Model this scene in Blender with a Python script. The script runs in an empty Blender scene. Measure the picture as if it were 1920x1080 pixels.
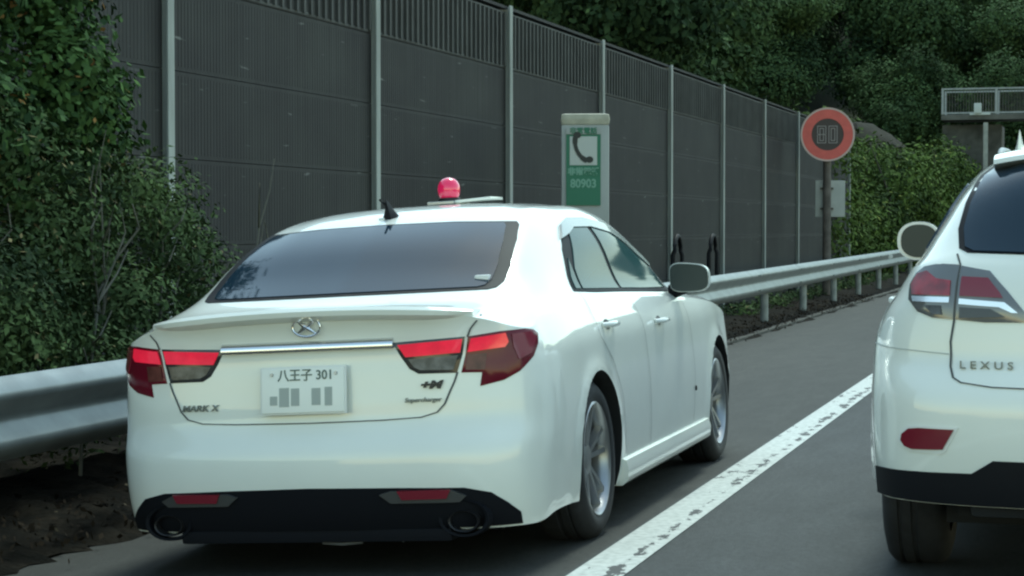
import bpy, bmesh, math, random
import numpy as np
from mathutils import Vector, Matrix
from mathutils.bvhtree import BVHTree
random.seed(7)
rng = np.random.default_rng(11)
R = math.radians
S = bpy.context.scene
COL = S.collection

# ---------------------------------------------------------------- camera
cd = bpy.data.cameras.new('camera')
cam = bpy.data.objects.new('camera', cd); COL.objects.link(cam)
cam.location = (0, 0, 1.27)
cam.rotation_euler = (R(90 - 1.703), 0, R(16.337))
cd.sensor_width = 36; cd.lens = 36 * 3700 / 1920
cd.clip_start = .1; cd.clip_end = 2000
S.camera = cam
# ---------------------------------------------------------------- world, sun, exposure
SUN_EL, SUN_AZ = 60, 2          # azimuth clockwise from the road direction (+Y)
w = bpy.data.worlds.new("World"); S.world = w; w.use_nodes = True
wn = w.node_tree; bg = wn.nodes['Background']
sky = wn.nodes.new('ShaderNodeTexSky'); sky.sky_type = 'NISHITA'; sky.sun_disc = False
sky.sun_elevation = R(SUN_EL); sky.sun_rotation = R(SUN_AZ)
sky.air_density = 1.3; sky.dust_density = .5; sky.ozone_density = 1.0
mx = wn.nodes.new('ShaderNodeMix'); mx.data_type = 'RGBA'; mx.blend_type = 'MULTIPLY'; mx.inputs[0].default_value = 1
mx.inputs[7].default_value = (1.0, 1.0, .78, 1)
wn.links.new(sky.outputs[0], mx.inputs[6]); wn.links.new(mx.outputs[2], bg.inputs[0])
bg.inputs[1].default_value = .15
sl = bpy.data.lights.new('sun', 'SUN'); sl.energy = 1.15; sl.angle = R(14); sl.color = (.86, 1, .91)
so = bpy.data.objects.new('sun', sl); COL.objects.link(so)
so.rotation_euler = (R(90 - SUN_EL), 0, R(180 - SUN_AZ))
S.view_settings.view_transform = 'Standard'; S.view_settings.look = 'None'
S.view_settings.gamma = 1; S.view_settings.exposure = 1.2
S.cycles.use_denoising = True
S.cycles.filter_width = 2.3
S.cycles.max_bounces = 8

# ---------------------------------------------------------------- materials
def mat(name, col, rough=.6, metal=0, coat=0, spec=.5, noise=0, nscale=8, emit=None, bump=0, bscale=60, col2=None, trans=0, streak=None):
    m = bpy.data.materials.new(name); m.use_nodes = True
    nt = m.node_tree; b = nt.nodes['Principled BSDF']
    b.inputs['Base Color'].default_value = (*col, 1); b.inputs['Roughness'].default_value = rough
    b.inputs['Metallic'].default_value = metal; b.inputs['Specular IOR Level'].default_value = spec
    b.inputs['Coat Weight'].default_value = coat; b.inputs['Coat Roughness'].default_value = .04
    b.inputs['Transmission Weight'].default_value = trans
    if emit: b.inputs['Emission Color'].default_value = (*emit[0], 1); b.inputs['Emission Strength'].default_value = emit[1]
    tc = nt.nodes.new('ShaderNodeTexCoord')
    mp = nt.nodes.new('ShaderNodeMapping'); nt.links.new(tc.outputs['Object'], mp.inputs[0])
    if streak: mp.inputs['Scale'].default_value = streak
    if noise or col2:
        n = nt.nodes.new('ShaderNodeTexNoise'); n.inputs['Scale'].default_value = nscale; n.inputs['Detail'].default_value = 6
        nt.links.new(mp.outputs[0], n.inputs['Vector'])
        r = nt.nodes.new('ShaderNodeValToRGB'); r.color_ramp.elements[0].position = .35; r.color_ramp.elements[1].position = .65
        c2 = col2 or tuple(min(1, c * (1 + noise)) for c in col); c1 = col if col2 else tuple(c * (1 - noise) for c in col)
        r.color_ramp.elements[0].color = (*c1, 1); r.color_ramp.elements[1].color = (*c2, 1)
        nt.links.new(n.outputs[0], r.inputs[0]); nt.links.new(r.outputs[0], b.inputs['Base Color'])
    if bump:
        n2 = nt.nodes.new('ShaderNodeTexNoise'); n2.inputs['Scale'].default_value = bscale; n2.inputs['Detail'].default_value = 4
        nt.links.new(tc.outputs['Object'], n2.inputs['Vector'])
        bp = nt.nodes.new('ShaderNodeBump'); bp.inputs['Strength'].default_value = bump; bp.inputs['Distance'].default_value = .02
        nt.links.new(n2.outputs[0], bp.inputs['Height']); nt.links.new(bp.outputs[0], b.inputs['Normal'])
    return m
M = {}
M['paint'] = mat('pearl_paint', (.77, .80, .75), .36, coat=1, noise=.02, nscale=3)
M['glass'] = mat('tinted_glass', (.010, .024, .040), .05, coat=0, spec=.42)
M['sideglass'] = mat('side_glass', (.03, .075, .08), .06, coat=0, spec=.3); M['sideglass'].node_tree.nodes['Principled BSDF'].inputs['IOR'].default_value = 1.17
M['black'] = mat('black_plastic', (.006, .007, .010), .6, spec=.2)
M['valance'] = mat('valance_plastic', (.005, .006, .009), .75, spec=.15)
M['dark'] = mat('dark_cavity', (.006, .007, .008), .9)
M['rubber'] = mat('rubber', (.016, .017, .019), .75, noise=.25, nscale=20)
M['chrome'] = mat('chrome', (.78, .78, .8), .18, metal=1)
M['alloy'] = mat('alloy', (.33, .335, .34), .3, metal=.75, noise=.1)
M['red'] = mat('red_lens', (.50, .010, .03), .15, coat=.8, noise=.25, nscale=14, emit=((1, .02, .07), .20))
M['darkred'] = mat('dark_red_lens', (.12, .005, .016), .15, coat=.15, spec=.3)
M['clear'] = mat('clear_lens', (.075, .075, .08), .2, metal=.2, coat=.1, spec=.3, noise=.4, nscale=25)
M['white'] = mat('white_plastic', (.72, .74, .72), .4)
M['letters'] = mat('badge_metal', (.12, .13, .14), .3, metal=.8)

M['rib'] = mat('wall_rib', (.046, .050, .048), .7, noise=.3, nscale=2)
M['visor'] = mat('smoked_visor', (.10, .12, .12), .25, coat=.6)
M['seam'] = mat('panel_gap', (.08, .085, .085), .8)
M['seam2'] = mat('bumper_joint', (.45, .48, .46), .5)
M['lampdark'] = mat('smoked_lens', (.03, .03, .033), .15, coat=.3)
M['lampclear'] = mat('lamp_housing', (.16, .165, .17), .15, metal=.3, coat=.5)
M['amber'] = mat('amber_clear_lens', (.11, .035, .03), .2, coat=.1, spec=.3, noise=.3, nscale=25)
M['palered'] = mat('pale_red_lens', (.20, .022, .04), .15, coat=.3)
M['red2'] = mat('ruby_lens', (.26, .008, .02), .12, coat=1, noise=.35, nscale=22)
M['greytrim'] = mat('grey_trim', (.045, .047, .048), .5)
M['reflect'] = mat('reflector_red', (.17, .008, .022), .25, coat=.6)
M['dkmetal'] = mat('dark_metal', (.018, .018, .02), .5, metal=.4)
M['platewhite'] = mat('plate_white', (.80, .83, .79), .35)
M['plategrey'] = mat('plate_ink', (.10, .14, .12), .5)
M['platepale'] = mat('plate_pale_ink', (.36, .40, .38), .6)
M['badgegrey'] = mat('badge_grey', (.20, .22, .21), .35, metal=.5)
M['badgeblack'] = mat('black_badge', (.03, .032, .034), .35)
M['mirror'] = mat('mirror_glass', (.035, .048, .045), .3, spec=.35)
M['beacon'] = mat('beacon_red', (.55, .010, .07), .15, coat=1, emit=((1, .02, .14), .10))
M['brake'] = mat('brake_steel', (.02, .02, .02), .7, metal=.2)

# ---------------------------------------------------------------- helpers
def link(name, me, m, parent=None, label=None, cat=None, group=None, kind=None):
    o = bpy.data.objects.new(name, me); COL.objects.link(o)
    if m: me.materials.append(m)
    if parent: o.parent = parent
    tag(o, label, cat, group, kind); return o
def tag(o, label=None, cat=None, group=None, kind=None):
    for k, v in (('label', label), ('category', cat), ('group', group), ('kind', kind)):
        if v: o[k] = v
def empty(name, loc, label, cat, rot=(0, 0, 0), group=None):
    o = bpy.data.objects.new(name, None); COL.objects.link(o); o.location = loc; o.rotation_euler = rot
    tag(o, label, cat, group); return o
def from_bm(name, bm, m, parent=None, smooth=40, **k):
    bmesh.ops.recalc_face_normals(bm, faces=bm.faces)
    if smooth:
        for f in bm.faces: f.smooth = True
        for e in bm.edges:
            if len(e.link_faces) == 2 and e.calc_face_angle(0) > R(smooth): e.smooth = False
    me = bpy.data.meshes.new(name); bm.to_mesh(me); bm.free()
    return link(name, me, m, parent, **k)
def bx(bm, c, s, rot=None, bev=0):
    mtx = Matrix.Translation(c) @ (rot.to_matrix().to_4x4() if rot else Matrix()) @ Matrix.Diagonal((*s, 1))
    g = bmesh.ops.create_cube(bm, size=1, matrix=mtx)
    if bev:
        es = {e for v in g['verts'] for e in v.link_edges}
        bmesh.ops.bevel(bm, geom=list(es), offset=bev, segments=2, affect='EDGES', profile=.7)
def box(name, c, s, m, parent=None, bev=0, rot=None, **k):
    bm = bmesh.new(); bx(bm, c, s, rot, bev); return from_bm(name, bm, m, parent, **k)
def tube(bm, pts, r, n=10, cap=True):
    pts = [Vector(p) for p in pts]; rs = r if isinstance(r, (list, tuple)) else [r] * len(pts)
    rings = []
    for i, p in enumerate(pts):
        d = (pts[min(i + 1, len(pts) - 1)] - pts[max(i - 1, 0)]).normalized()
        a = d.cross(Vector((0, 0, 1)) if abs(d.z) < .9 else Vector((1, 0, 0))).normalized(); b = d.cross(a)
        rings.append([bm.verts.new(p + (a * math.cos(t) + b * math.sin(t)) * rs[i]) for t in [2 * math.pi * k / n for k in range(n)]])
    for A, B in zip(rings, rings[1:]):
        for k in range(n): bm.faces.new((A[k], A[(k + 1) % n], B[(k + 1) % n], B[k]))
    if cap: bm.faces.new(rings[0]); bm.faces.new(rings[-1])
def lathe(bm, prof, n=40, axis='X', cap=False):
    """prof: list of (along axis, radius)."""
    rings = []
    for a, r in prof:
        ring = []
        for k in range(n):
            t = 2 * math.pi * k / n; c, s = math.cos(t) * r, math.sin(t) * r
            ring.append(bm.verts.new({'X': (a, c, s), 'Y': (c, a, s), 'Z': (c, s, a)}[axis]))
        rings.append(ring)
    for A, B in zip(rings, rings[1:]):
        for k in range(n): bm.faces.new((A[k], A[(k + 1) % n], B[(k + 1) % n], B[k]))
    if cap: bm.faces.new(rings[0]); bm.faces.new(rings[-1])
def prism(bm, poly, depth, fn):
    """poly of 2-D points, fn(u, v, w) -> 3-D, extruded w = 0..depth."""
    a = [bm.verts.new(fn(u, v, 0)) for u, v in poly]; b = [bm.verts.new(fn(u, v, depth)) for u, v in poly]
    bm.faces.new(a); bm.faces.new(b[::-1]); n = len(poly)
    for i in range(n): bm.faces.new((a[i], a[(i + 1) % n], b[(i + 1) % n], b[i]))
def text(name, s, size, m, parent, mtx, ext=.002, shear=0, sx=1, bold=0, **k):
    cu = bpy.data.curves.new(name, 'FONT'); cu.body = s; cu.size = size; cu.extrude = ext; cu.align_x = 'CENTER'; cu.align_y = 'CENTER'
    cu.shear = shear; cu.offset = bold; cu.resolution_u = 3
    t = bpy.data.objects.new(name, cu); COL.objects.link(t)
    bpy.context.view_layer.update()
    me = bpy.data.meshes.new_from_object(t.evaluated_get(bpy.context.evaluated_depsgraph_get()))
    bpy.data.objects.remove(t); bpy.data.curves.remove(cu)
    me.materials.clear(); me.transform(Matrix.Diagonal((sx, 1, 1, 1)))
    o = link(name, me, m, parent, **k); o.matrix_local = mtx; return o

# ---------------------------------------------------------------- spline sheets for car bodies
def crom(P, sub, axis=0):
    """non-uniform Catmull-Rom along axis, sub segments per span."""
    P = np.moveaxis(np.asarray(P, float), axis, 0); n = len(P)
    d = np.linalg.norm(np.diff(P[..., :3], axis=0), axis=-1)
    while d.ndim > 1: d = d.mean(-1)
    d = np.maximum(d, 1e-3); D = np.diff(P, axis=0) / d.reshape(-1, *[1] * (P.ndim - 1))
    T = np.empty_like(P); T[0] = D[0]; T[-1] = D[-1]
    for i in range(1, n - 1): T[i] = (D[i - 1] * d[i] + D[i] * d[i - 1]) / (d[i] + d[i - 1])
    out = []
    for i in range(n - 1):
        for k in range(sub):
            t = k / sub; h = d[i]
            out.append((2*t**3-3*t*t+1)*P[i] + (t**3-2*t*t+t)*h*T[i] + (-2*t**3+3*t*t)*P[i+1] + (t**3-t*t)*h*T[i+1])
    out.append(P[-1]); return np.moveaxis(np.array(out), 0, axis)
def ease(xs, ys):
    P = np.array([xs, ys]).T; q = crom(np.c_[P, np.zeros(len(P))], 6); q = q[np.argsort(q[:, 0])]
    return lambda z: np.interp(z, q[:, 0], q[:, 1])
def car_body(cols, ic0, ic1, stations, side, rear, front, arches, nrow=40, sub=6):
    """cols: (x0,y0,wside,wrear,wfront,zb,zt) from the front centre to the rear centre.
    Returns a watertight bmesh of the whole shell."""
    C = crom(np.array([[c[0], c[1], 0, *c[2:]] for c in cols]), sub)
    f = np.linspace(0, 1, nrow)
    def P(c, z):
        x0, y0, _, ws, wr, wf, zb, zt = c
        x = x0 - side(z) * ws; y = y0 + rear(z) * wr - front(z) * wf
        for (ya, za, ra, bl) in arches:
            if ws > .5:
                rr = math.hypot(y0 - ya, z - za); x += bl * math.exp(-((rr - ra) / .045) ** 2)
        return (max(x, 0), y, z)
    B = np.array([[P(c, c[6] + (c[7] - c[6]) * t) for t in f] for c in C])       # (ncol, nrow, 3)
    top = B[:, -1]
    K = len(stations[0][1]) + 1
    G = []
    for si, (dy, pts) in enumerate(stations):
        e = top[(ic0 + 1 + si) * sub]
        G.append([e] + [(p[0], e[1] + (p[2] if len(p) > 2 else dy * (k + 1) / (K - 1)), p[1]) for k, p in enumerate(pts)])
    last = [top[(ic1 + k) * sub] for k in range(K)]
    G.append(last)
    firstrow = [top[(ic0 - k) * sub] for k in range(K)]
    G = [firstrow] + G
    F = crom(crom(np.array(G), sub, 0), sub, 1)
    F[:, 0] = top[ic0 * sub:ic1 * sub + 1]
    F[-1] = top[ic1 * sub: ic1 * sub + (K - 1) * sub + 1]
    F[0] = top[(ic0 - K + 1) * sub: ic0 * sub + 1][::-1]
    F[:, -1, 0] = 0; B[0, :, 0] = 0; B[-1, :, 0] = 0
    bm = bmesh.new()
    def grid(A):
        V = [[bm.verts.new(p) for p in row] for row in A]
        for i in range(len(V) - 1):
            for j in range(len(V[0]) - 1):
                bm.faces.new((V[i][j], V[i + 1][j], V[i + 1][j + 1], V[i][j + 1]))
        return V
    grid(B); grid(F)
    # floor: strips from the sill line to the centre line
    bot = B[:, 0]; fl = np.array([[p, (0, p[1], p[2])] for p in bot]); grid(fl)
    bmesh.ops.remove_doubles(bm, verts=bm.verts, dist=2e-4)
    g = bmesh.ops.duplicate(bm, geom=list(bm.verts) + list(bm.faces))
    for v in [e for e in g['geom'] if isinstance(e, bmesh.types.BMVert)]: v.co.x *= -1
    bmesh.ops.remove_doubles(bm, verts=bm.verts, dist=4e-4)
    bad = [x for x in bm.faces if x.calc_area() < 1e-9]
    bmesh.ops.dissolve_degenerate(bm, edges=bm.edges, dist=1e-5)
    bmesh.ops.recalc_face_normals(bm, faces=bm.faces)
    return bm
def hollow(o, cutters, cutmat):
    """cut the wheel wells out of the shell"""
    bm = bmesh.new()
    for (x0, x1, y, z, r) in cutters:
        a = []
        n = 64
        A = [bm.verts.new((x0, y + r * math.cos(2*math.pi*k/n), z + r * math.sin(2*math.pi*k/n))) for k in range(n)]
        B = [bm.verts.new((x1, v.co.y, v.co.z)) for v in A]
        bm.faces.new(A); bm.faces.new(B[::-1])
        for k in range(n): bm.faces.new((A[k], A[(k+1) % n], B[(k+1) % n], B[k]))
    bmesh.ops.recalc_face_normals(bm, faces=bm.faces)
    me = bpy.data.meshes.new('cut'); bm.to_mesh(me); bm.free(); me.materials.append(cutmat)
    c = bpy.data.objects.new('cut', me); COL.objects.link(c); bpy.context.view_layer.update(); c.matrix_world = o.matrix_world
    md = o.modifiers.new('b', 'BOOLEAN'); md.object = c; md.operation = 'DIFFERENCE'; md.solver = 'EXACT'
    md.material_mode = 'TRANSFER'
    bpy.context.view_layer.update()
    r = bpy.data.meshes.new_from_object(o.evaluated_get(bpy.context.evaluated_depsgraph_get()))
    o.modifiers.clear(); o.data = r; bpy.data.objects.remove(c)
    bm = bmesh.new(); bm.from_mesh(r)
    for fc in bm.faces: fc.smooth = True
    for e in bm.edges: e.smooth = not (len(e.link_faces) == 2 and e.calc_face_angle(0) > R(32))
    bm.to_mesh(r); bm.free()
class Skin:
    """projects flat outlines on to a body shell"""
    def __init__(s, bm): s.t = BVHTree.FromBMesh(bm)
    def hit(s, mode, u, v):
        o, d = {'R': ((u, -4, v), (0, 1, 0)), 'L': ((-4, u, v), (1, 0, 0)), 'S': ((4, u, v), (-1, 0, 0)), 'T': ((u, v, 4), (0, 0, -1)),
                'C': ((3.5 * math.sin(u), .7 - 3.5 * math.cos(u), v), (-math.sin(u), math.cos(u), 0))}[mode]
        p, n, _, _ = s.t.ray_cast(Vector(o), Vector(d))
        if p is None:
            p, n, _, _ = s.t.find_nearest(Vector(o) + Vector(d) * 3.2)
        if n.dot(Vector(d)) > 0: n = -n
        return p, n
    def patch(s, bm, mode, poly, off=.004, inn=.012, cell=.05, round_=0):
        b = bmesh.new(); vs = [b.verts.new((u, v, 0)) for u, v in poly]; b.faces.new(vs)
        us = [p[0] for p in poly]; vv = [p[1] for p in poly]
        for ax, lo, hi in ((0, min(us), max(us)), (1, min(vv), max(vv))):
            x = lo + cell
            while x < hi:
                co = Vector((x, 0, 0)) if ax == 0 else Vector((0, x, 0)); no = Vector((1, 0, 0)) if ax == 0 else Vector((0, 1, 0))
                bmesh.ops.bisect_plane(b, geom=list(b.verts) + list(b.edges) + list(b.faces), plane_co=co, plane_no=no, dist=1e-5)
                x += cell
        b.verts.index_update(); O, I = {}, {}
        for v in b.verts:
            p, n = s.hit(mode, v.co.x, v.co.y)
            rim = any(e.is_boundary for e in v.link_edges)
            O[v.index] = bm.verts.new(p + n * (off - (round_ if rim else 0))); I[v.index] = bm.verts.new(p - n * inn) if rim else None
        for f in b.faces:
            try: bm.faces.new([O[v.index] for v in f.verts])
            except ValueError: pass
        for e in b.edges:
            if e.is_boundary:
                i, j = e.verts[0].index, e.verts[1].index
                bm.faces.new((O[i], O[j], I[j], I[i]))
        b.free()
    def seam(s, bm, mode, pts, wd=.005, off=.0022, step=.03):
        P = [Vector((*p, 0)) for p in pts]; Q = []
        for a, b in zip(P, P[1:]):
            n = max(1, int((b - a).length / step))
            Q += [a.lerp(b, k / n) for k in range(n)]
        Q.append(P[-1]); prev = None
        for i, q in enumerate(Q):
            d = (Q[min(i + 1, len(Q) - 1)] - Q[max(i - 1, 0)]).normalized(); nn = Vector((-d.y, d.x, 0)) * wd / 2
            r = []
            for sgn in (-1, 1):
                p, n = s.hit(mode, q.x + nn.x * sgn, q.y + nn.y * sgn); r.append(bm.verts.new(p + n * off))
            if prev: bm.faces.new((prev[0], prev[1], r[1], r[0]))
            prev = r

# ---------------------------------------------------------------- sedan shell
SED_POS, SED_ROLL, SED_YAW = (-2.815, 7.934, -.060), 3.2, .33
def sedan_shell():
    cols = [  # x0, y0, wside, wrear, wfront, zbottom, ztop
        (0, 3.80, 0, 0, 1, .17, .72), (.2, 3.79, 0, 0, 1, .17, .72), (.4, 3.76, 0, 0, 1, .17, .725), (.58, 3.70, .1, 0, 1, .17, .735),
        (.72, 3.62, .3, 0, .8, .17, .75), (.80, 3.52, .6, 0, .5, .17, .765), (.85, 3.38, .8, 0, .2, .17, .785),
        (.885, 3.0, 1, 0, 0, .18, .865), (.897, 2.6, 1, 0, 0, .18, .905), (.8975, 2.3, 1, 0, 0, .18, .925), (.8975, 2.0, 1, 0, 0, .18, .935),
        (.8975, 1.65, 1, 0, 0, .18, .95), (.8975, 1.3, 1, 0, 0, .18, .96), (.8975, .8, 1, 0, 0, .18, .975), (.8975, .35, 1, 0, 0, .18, .985),
        (.8975, .15, 1, 0, 0, .18, .985), (.8975, -.15, 1, 0, 0, .19, .98), (.895, -.40, 1, 0, 0, .2, .965), (.885, -.62, 1, .2, 0, .20, .945),
        (.862, -.80, .8, .5, 0, .18, .915), (.81, -.90, .5, .8, 0, .18, .925), (.72, -.965, .2, 1, 0, .18, .955), (.57, -1.005, 0, 1, 0, .18, .985),
        (.39, -1.022, 0, 1, 0, .18, 1.0), (.2, -1.03, 0, 1, 0, .18, 1.005), (0, -1.032, 0, 1, 0, .18, 1.007)]
    side = ease([.1, .2, .3, .45, .6, .75, .84, .90, .96, 1.02], [.06, .03, .012, .0, -.002, .006, .016, .035, .065, .11])
    rear = ease([.1, .22, .3, .42, .50, .54, .58, .66, .78, .84, .90, .95, .985, 1.03], [.10, .03, .010, .002, .012, .034, .052, .060, .070, .075, .072, .066, .052, .060])
    front = ease([.1, .2, .35, .5, .65, .8], [.1, .02, 0, .02, .08, .2])
    st = [(.0, [(.80, .90), (.70, .905), (.6, .91), (.45, .92), (.22, .93), (0, .935)]),       # 3.0
          (.0, [(.80, .93), (.70, .945), (.6, .955), (.45, .965), (.22, .98), (0, .985)]),     # 2.6
          (.0, [(.79, .955), (.72, .985), (.65, 1.01), (.48, 1.04), (.24, 1.055), (0, 1.06)]), # 2.3
          (.0, [(.785, .985), (.73, 1.08), (.65, 1.17), (.48, 1.215), (.24, 1.245), (0, 1.25)]), # 2.0
          (.0, [(.78, 1.0), (.70, 1.18), (.61, 1.31), (.48, 1.355), (.24, 1.38), (0, 1.385)]), # 1.65
          (.0, [(.775, 1.015), (.69, 1.24), (.585, 1.375), (.46, 1.41), (.24, 1.43), (0, 1.435)]), # 1.3
          (.0, [(.77, 1.03), (.685, 1.25), (.58, 1.385), (.46, 1.418), (.24, 1.438), (0, 1.442)]), # .8
          (.0, [(.77, 1.035), (.685, 1.23), (.585, 1.362), (.46, 1.40), (.24, 1.418), (0, 1.422)]), # .35
          (.0, [(.77, 1.035), (.69, 1.20), (.60, 1.325), (.46, 1.365), (.24, 1.382), (0, 1.388)]), # .15
          (-.06, [(.775, 1.03), (.705, 1.13), (.63, 1.21), (.47, 1.245), (.24, 1.265), (0, 1.27)]), # -.15
          (-.09, [(.78, 1.005), (.72, 1.05), (.63, 1.085), (.46, 1.105), (.24, 1.12), (0, 1.125)]), # -.40
          (-.09, [(.79, .975), (.72, 1.005), (.62, 1.02), (.45, 1.03), (.22, 1.037), (0, 1.04)])] # -.62
    return car_body(cols, 6, 19, st, side, rear, front, [(0, .335, .36, .012), (2.85, .335, .36, .012)])
def place(pos, roll, yaw):
    return Matrix.Translation(pos) @ Matrix.Rotation(R(yaw), 4, 'Z') @ Matrix.Rotation(R(-roll), 4, 'Y')
# ---------------------------------------------------------------- SUV shell
SUV_POS = (.172, 7.67, 0)
def suv_shell():
    cols = [
        (0, 3.66, 0, 0, 1, .22, .80), (.2, 3.65, 0, 0, 1, .22, .80), (.4, 3.61, 0, 0, 1, .22, .81), (.6, 3.54, .1, 0, 1, .22, .83),
        (.75, 3.44, .3, 0, .8, .22, .85), (.84, 3.32, .6, 0, .5, .22, .87), (.89, 3.15, .8, 0, .2, .24, .90),
        (.93, 2.74, 1, 0, 0, .26, .98), (.94, 2.3, 1, 0, 0, .26, 1.02), (.9425, 2.0, 1, 0, 0, .26, 1.04), (.9425, 1.5, 1, 0, 0, .26, 1.06),
        (.9425, 1.0, 1, 0, 0, .26, 1.07), (.9425, .5, 1, 0, 0, .28, 1.085), (.9425, 0, 1, 0, 0, .33, 1.10), (.93, -.35, 1, 0, 0, .38, 1.115),
        (.912, -.58, 1, .2, 0, .35, 1.125), (.875, -.76, .8, .5, 0, .35, 1.135), (.81, -.88, .5, .8, 0, .35, 1.145), (.71, -.955, .2, 1, 0, .35, 1.155),
        (.56, -1.005, 0, 1, 0, .35, 1.16), (.38, -1.03, 0, 1, 0, .35, 1.165), (.19, -1.04, 0, 1, 0, .35, 1.165), (0, -1.045, 0, 1, 0, .35, 1.165)]
    side = ease([.15, .3, .45, .6, .75, .9, .98, 1.05, 1.12, 1.2], [.05, .02, .005, 0, 0, .015, .045, .09, .13, .17])
    rear = ease([.3, .36, .46, .62, .72, .77, .82, .9, 1.0, 1.1, 1.18], [.06, .035, .012, .0, .01, .035, .065, .075, .085, .11, .15])
    front = ease([.1, .3, .5, .7, .95], [.1, 0, 0, .05, .2])
    st = [(0, [(.86, 1.02), (.74, 1.04), (.62, 1.05), (.45, 1.06), (.22, 1.07), (0, 1.075)]),
          (0, [(.85, 1.06), (.77, 1.10), (.68, 1.13), (.5, 1.16), (.25, 1.175), (0, 1.18)]),
          (0, [(.84, 1.10), (.78, 1.20), (.70, 1.28), (.52, 1.34), (.26, 1.375), (0, 1.38)]),
          (0, [(.83, 1.14), (.77, 1.31), (.68, 1.46), (.52, 1.53), (.26, 1.575), (0, 1.59)]),
          (0, [(.82, 1.15), (.755, 1.33), (.65, 1.48), (.51, 1.545), (.26, 1.60), (0, 1.62)]),
          (0, [(.80, 1.16), (.725, 1.33), (.61, 1.49), (.49, 1.55), (.26, 1.605), (0, 1.625)]),
          (0, [(.775, 1.175), (.70, 1.32), (.58, 1.48), (.46, 1.54), (.26, 1.59), (0, 1.61)]),
          (-.05, [(.755, 1.18), (.68, 1.30), (.57, 1.45), (.45, 1.51), (.26, 1.555), (0, 1.575)]),
          (-.16, [(.74, 1.17), (.67, 1.27), (.58, 1.375), (.45, 1.43), (.26, 1.48), (0, 1.50)])]
    return car_body(cols, 6, 16, st, side, rear, front, [(0, .37, .42, .012), (2.74, .37, .42, .012)])
#==CUT==
# ================================================================ the place
def sheet(name, pts, m, kind='structure', nx=1, **k):
    bm = bmesh.new(); vs = [bm.verts.new(p) for p in pts]; bm.faces.new(vs)
    return from_bm(name, bm, m, smooth=0, kind=kind, **k)
def asphalt(name, c1, c2, speck):
    m = bpy.data.materials.new(name); m.use_nodes = True; nt = m.node_tree; b = nt.nodes['Principled BSDF']
    tc = nt.nodes.new('ShaderNodeTexCoord')
    def noise(sc, det, scale=(1, 1, 1), rgh=.6):
        mp = nt.nodes.new('ShaderNodeMapping'); mp.inputs['Scale'].default_value = scale; nt.links.new(tc.outputs['Object'], mp.inputs[0])
        n = nt.nodes.new('ShaderNodeTexNoise'); n.inputs['Scale'].default_value = sc; n.inputs['Detail'].default_value = det; n.inputs['Roughness'].default_value = rgh
        nt.links.new(mp.outputs[0], n.inputs['Vector']); return n
    def ramp(n, p0, p1, a, c):
        r = nt.nodes.new('ShaderNodeValToRGB'); r.color_ramp.elements[0].position = p0; r.color_ramp.elements[1].position = p1
        r.color_ramp.elements[0].color = (*a, 1); r.color_ramp.elements[1].color = (*c, 1); nt.links.new(n.outputs[0], r.inputs[0]); return r
    def mul(a, c):
        x = nt.nodes.new('ShaderNodeMix'); x.data_type = 'RGBA'; x.blend_type = 'MULTIPLY'; x.inputs[0].default_value = 1
        nt.links.new(a, x.inputs[6]); nt.links.new(c, x.inputs[7]); return x.outputs[2]
    big = ramp(noise(.7, 4, (1, .12, 1)), .35, .65, c1, c2)
    fine = ramp(noise(38, 6, (1, .6, 1), .8), .3, .7, (1 - speck,) * 3, (1 + speck,) * 3)
    mid = ramp(noise(5, 7, (1, .3, 1), .75), .3, .72, (.74,) * 3, (1.2,) * 3)
    nt.links.new(mul(mul(big.outputs[0], fine.outputs[0]), mid.outputs[0]), b.inputs['Base Color'])
    b.inputs['Roughness'].default_value = .8; b.inputs['Specular IOR Level'].default_value = .35
    bp = nt.nodes.new('ShaderNodeBump'); bp.inputs['Strength'].default_value = .5; bp.inputs['Distance'].default_value = .01
    nt.links.new(noise(90, 4).outputs[0], bp.inputs['Height']); nt.links.new(bp.outputs[0], b.inputs['Normal'])
    return m
M['road'] = asphalt('lane_asphalt', (.032, .036, .037), (.048, .052, .053), .4)
M['shoulder'] = asphalt('shoulder_asphalt', (.032, .033, .030), (.048, .048, .043), .35)
M['soil'] = mat('soil', (.003, .003, .002), .95, spec=.08, col2=(.016, .013, .009), nscale=7, bump=1, bscale=25)
M['hill'] = mat('hill_soil', (.012, .018, .009), .95, col2=(.025, .035, .014), nscale=.5)
XE = -4.25                                           # outer edge of the paved shoulder
def gz(x): return 0 if x > -1.85 else -.056 * (-1.85 - max(x, XE))
sheet('road', [(-1.85, -6, 0), (7.4, -6, 0), (7.4, 260, 0), (-1.85, 260, 0)], M['road'])
sheet('road_shoulder', [(XE, -6, gz(XE)), (-1.85, -6, 0), (-1.85, 260, 0), (XE, 260, gz(XE))], M['shoulder'])
# verge with an uneven edge and bumps
bm = bmesh.new(); rows = []
for i in range(480):
    y = 3 + i * .1 if i < 120 else 15 + (i - 120) * .38; r = []
    for j, x in enumerate([XE + .05, -4.4, -4.55, -4.75, -5.0, -5.3, -5.6, -6.2, -8, -11]):
        h = gz(XE) + (.006 if j == 0 else .02 + rng.uniform(0, .06) + .015 * j * (j < 6))
        r.append(bm.verts.new((x + (rng.uniform(-.06, .12) + .06 * math.sin(y * 2.3) if j == 0 else rng.uniform(-.04, .04)), y, h)))
    rows.append(r)
for A, B in zip(rows, rows[1:]):
    for k in range(len(A) - 1): bm.faces.new((A[k], A[k + 1], B[k + 1], B[k]))
from_bm('verge', bm, M['soil'], smooth=80, kind='structure')
def hill_h(x, y):
    a = max(0, -x - 10); b = max(0, y - 112 - .6 * max(0, x + 5))
    return -.35 + (.42 * a if a < 60 else 25) * min(1, max(0, (y + 10) / 30)) + .30 * min(b, 130) + .8 * math.sin(x * .21) * math.sin(y * .13) * min(1, (a + b) / 8)
bm = bmesh.new(); g = []
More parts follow.
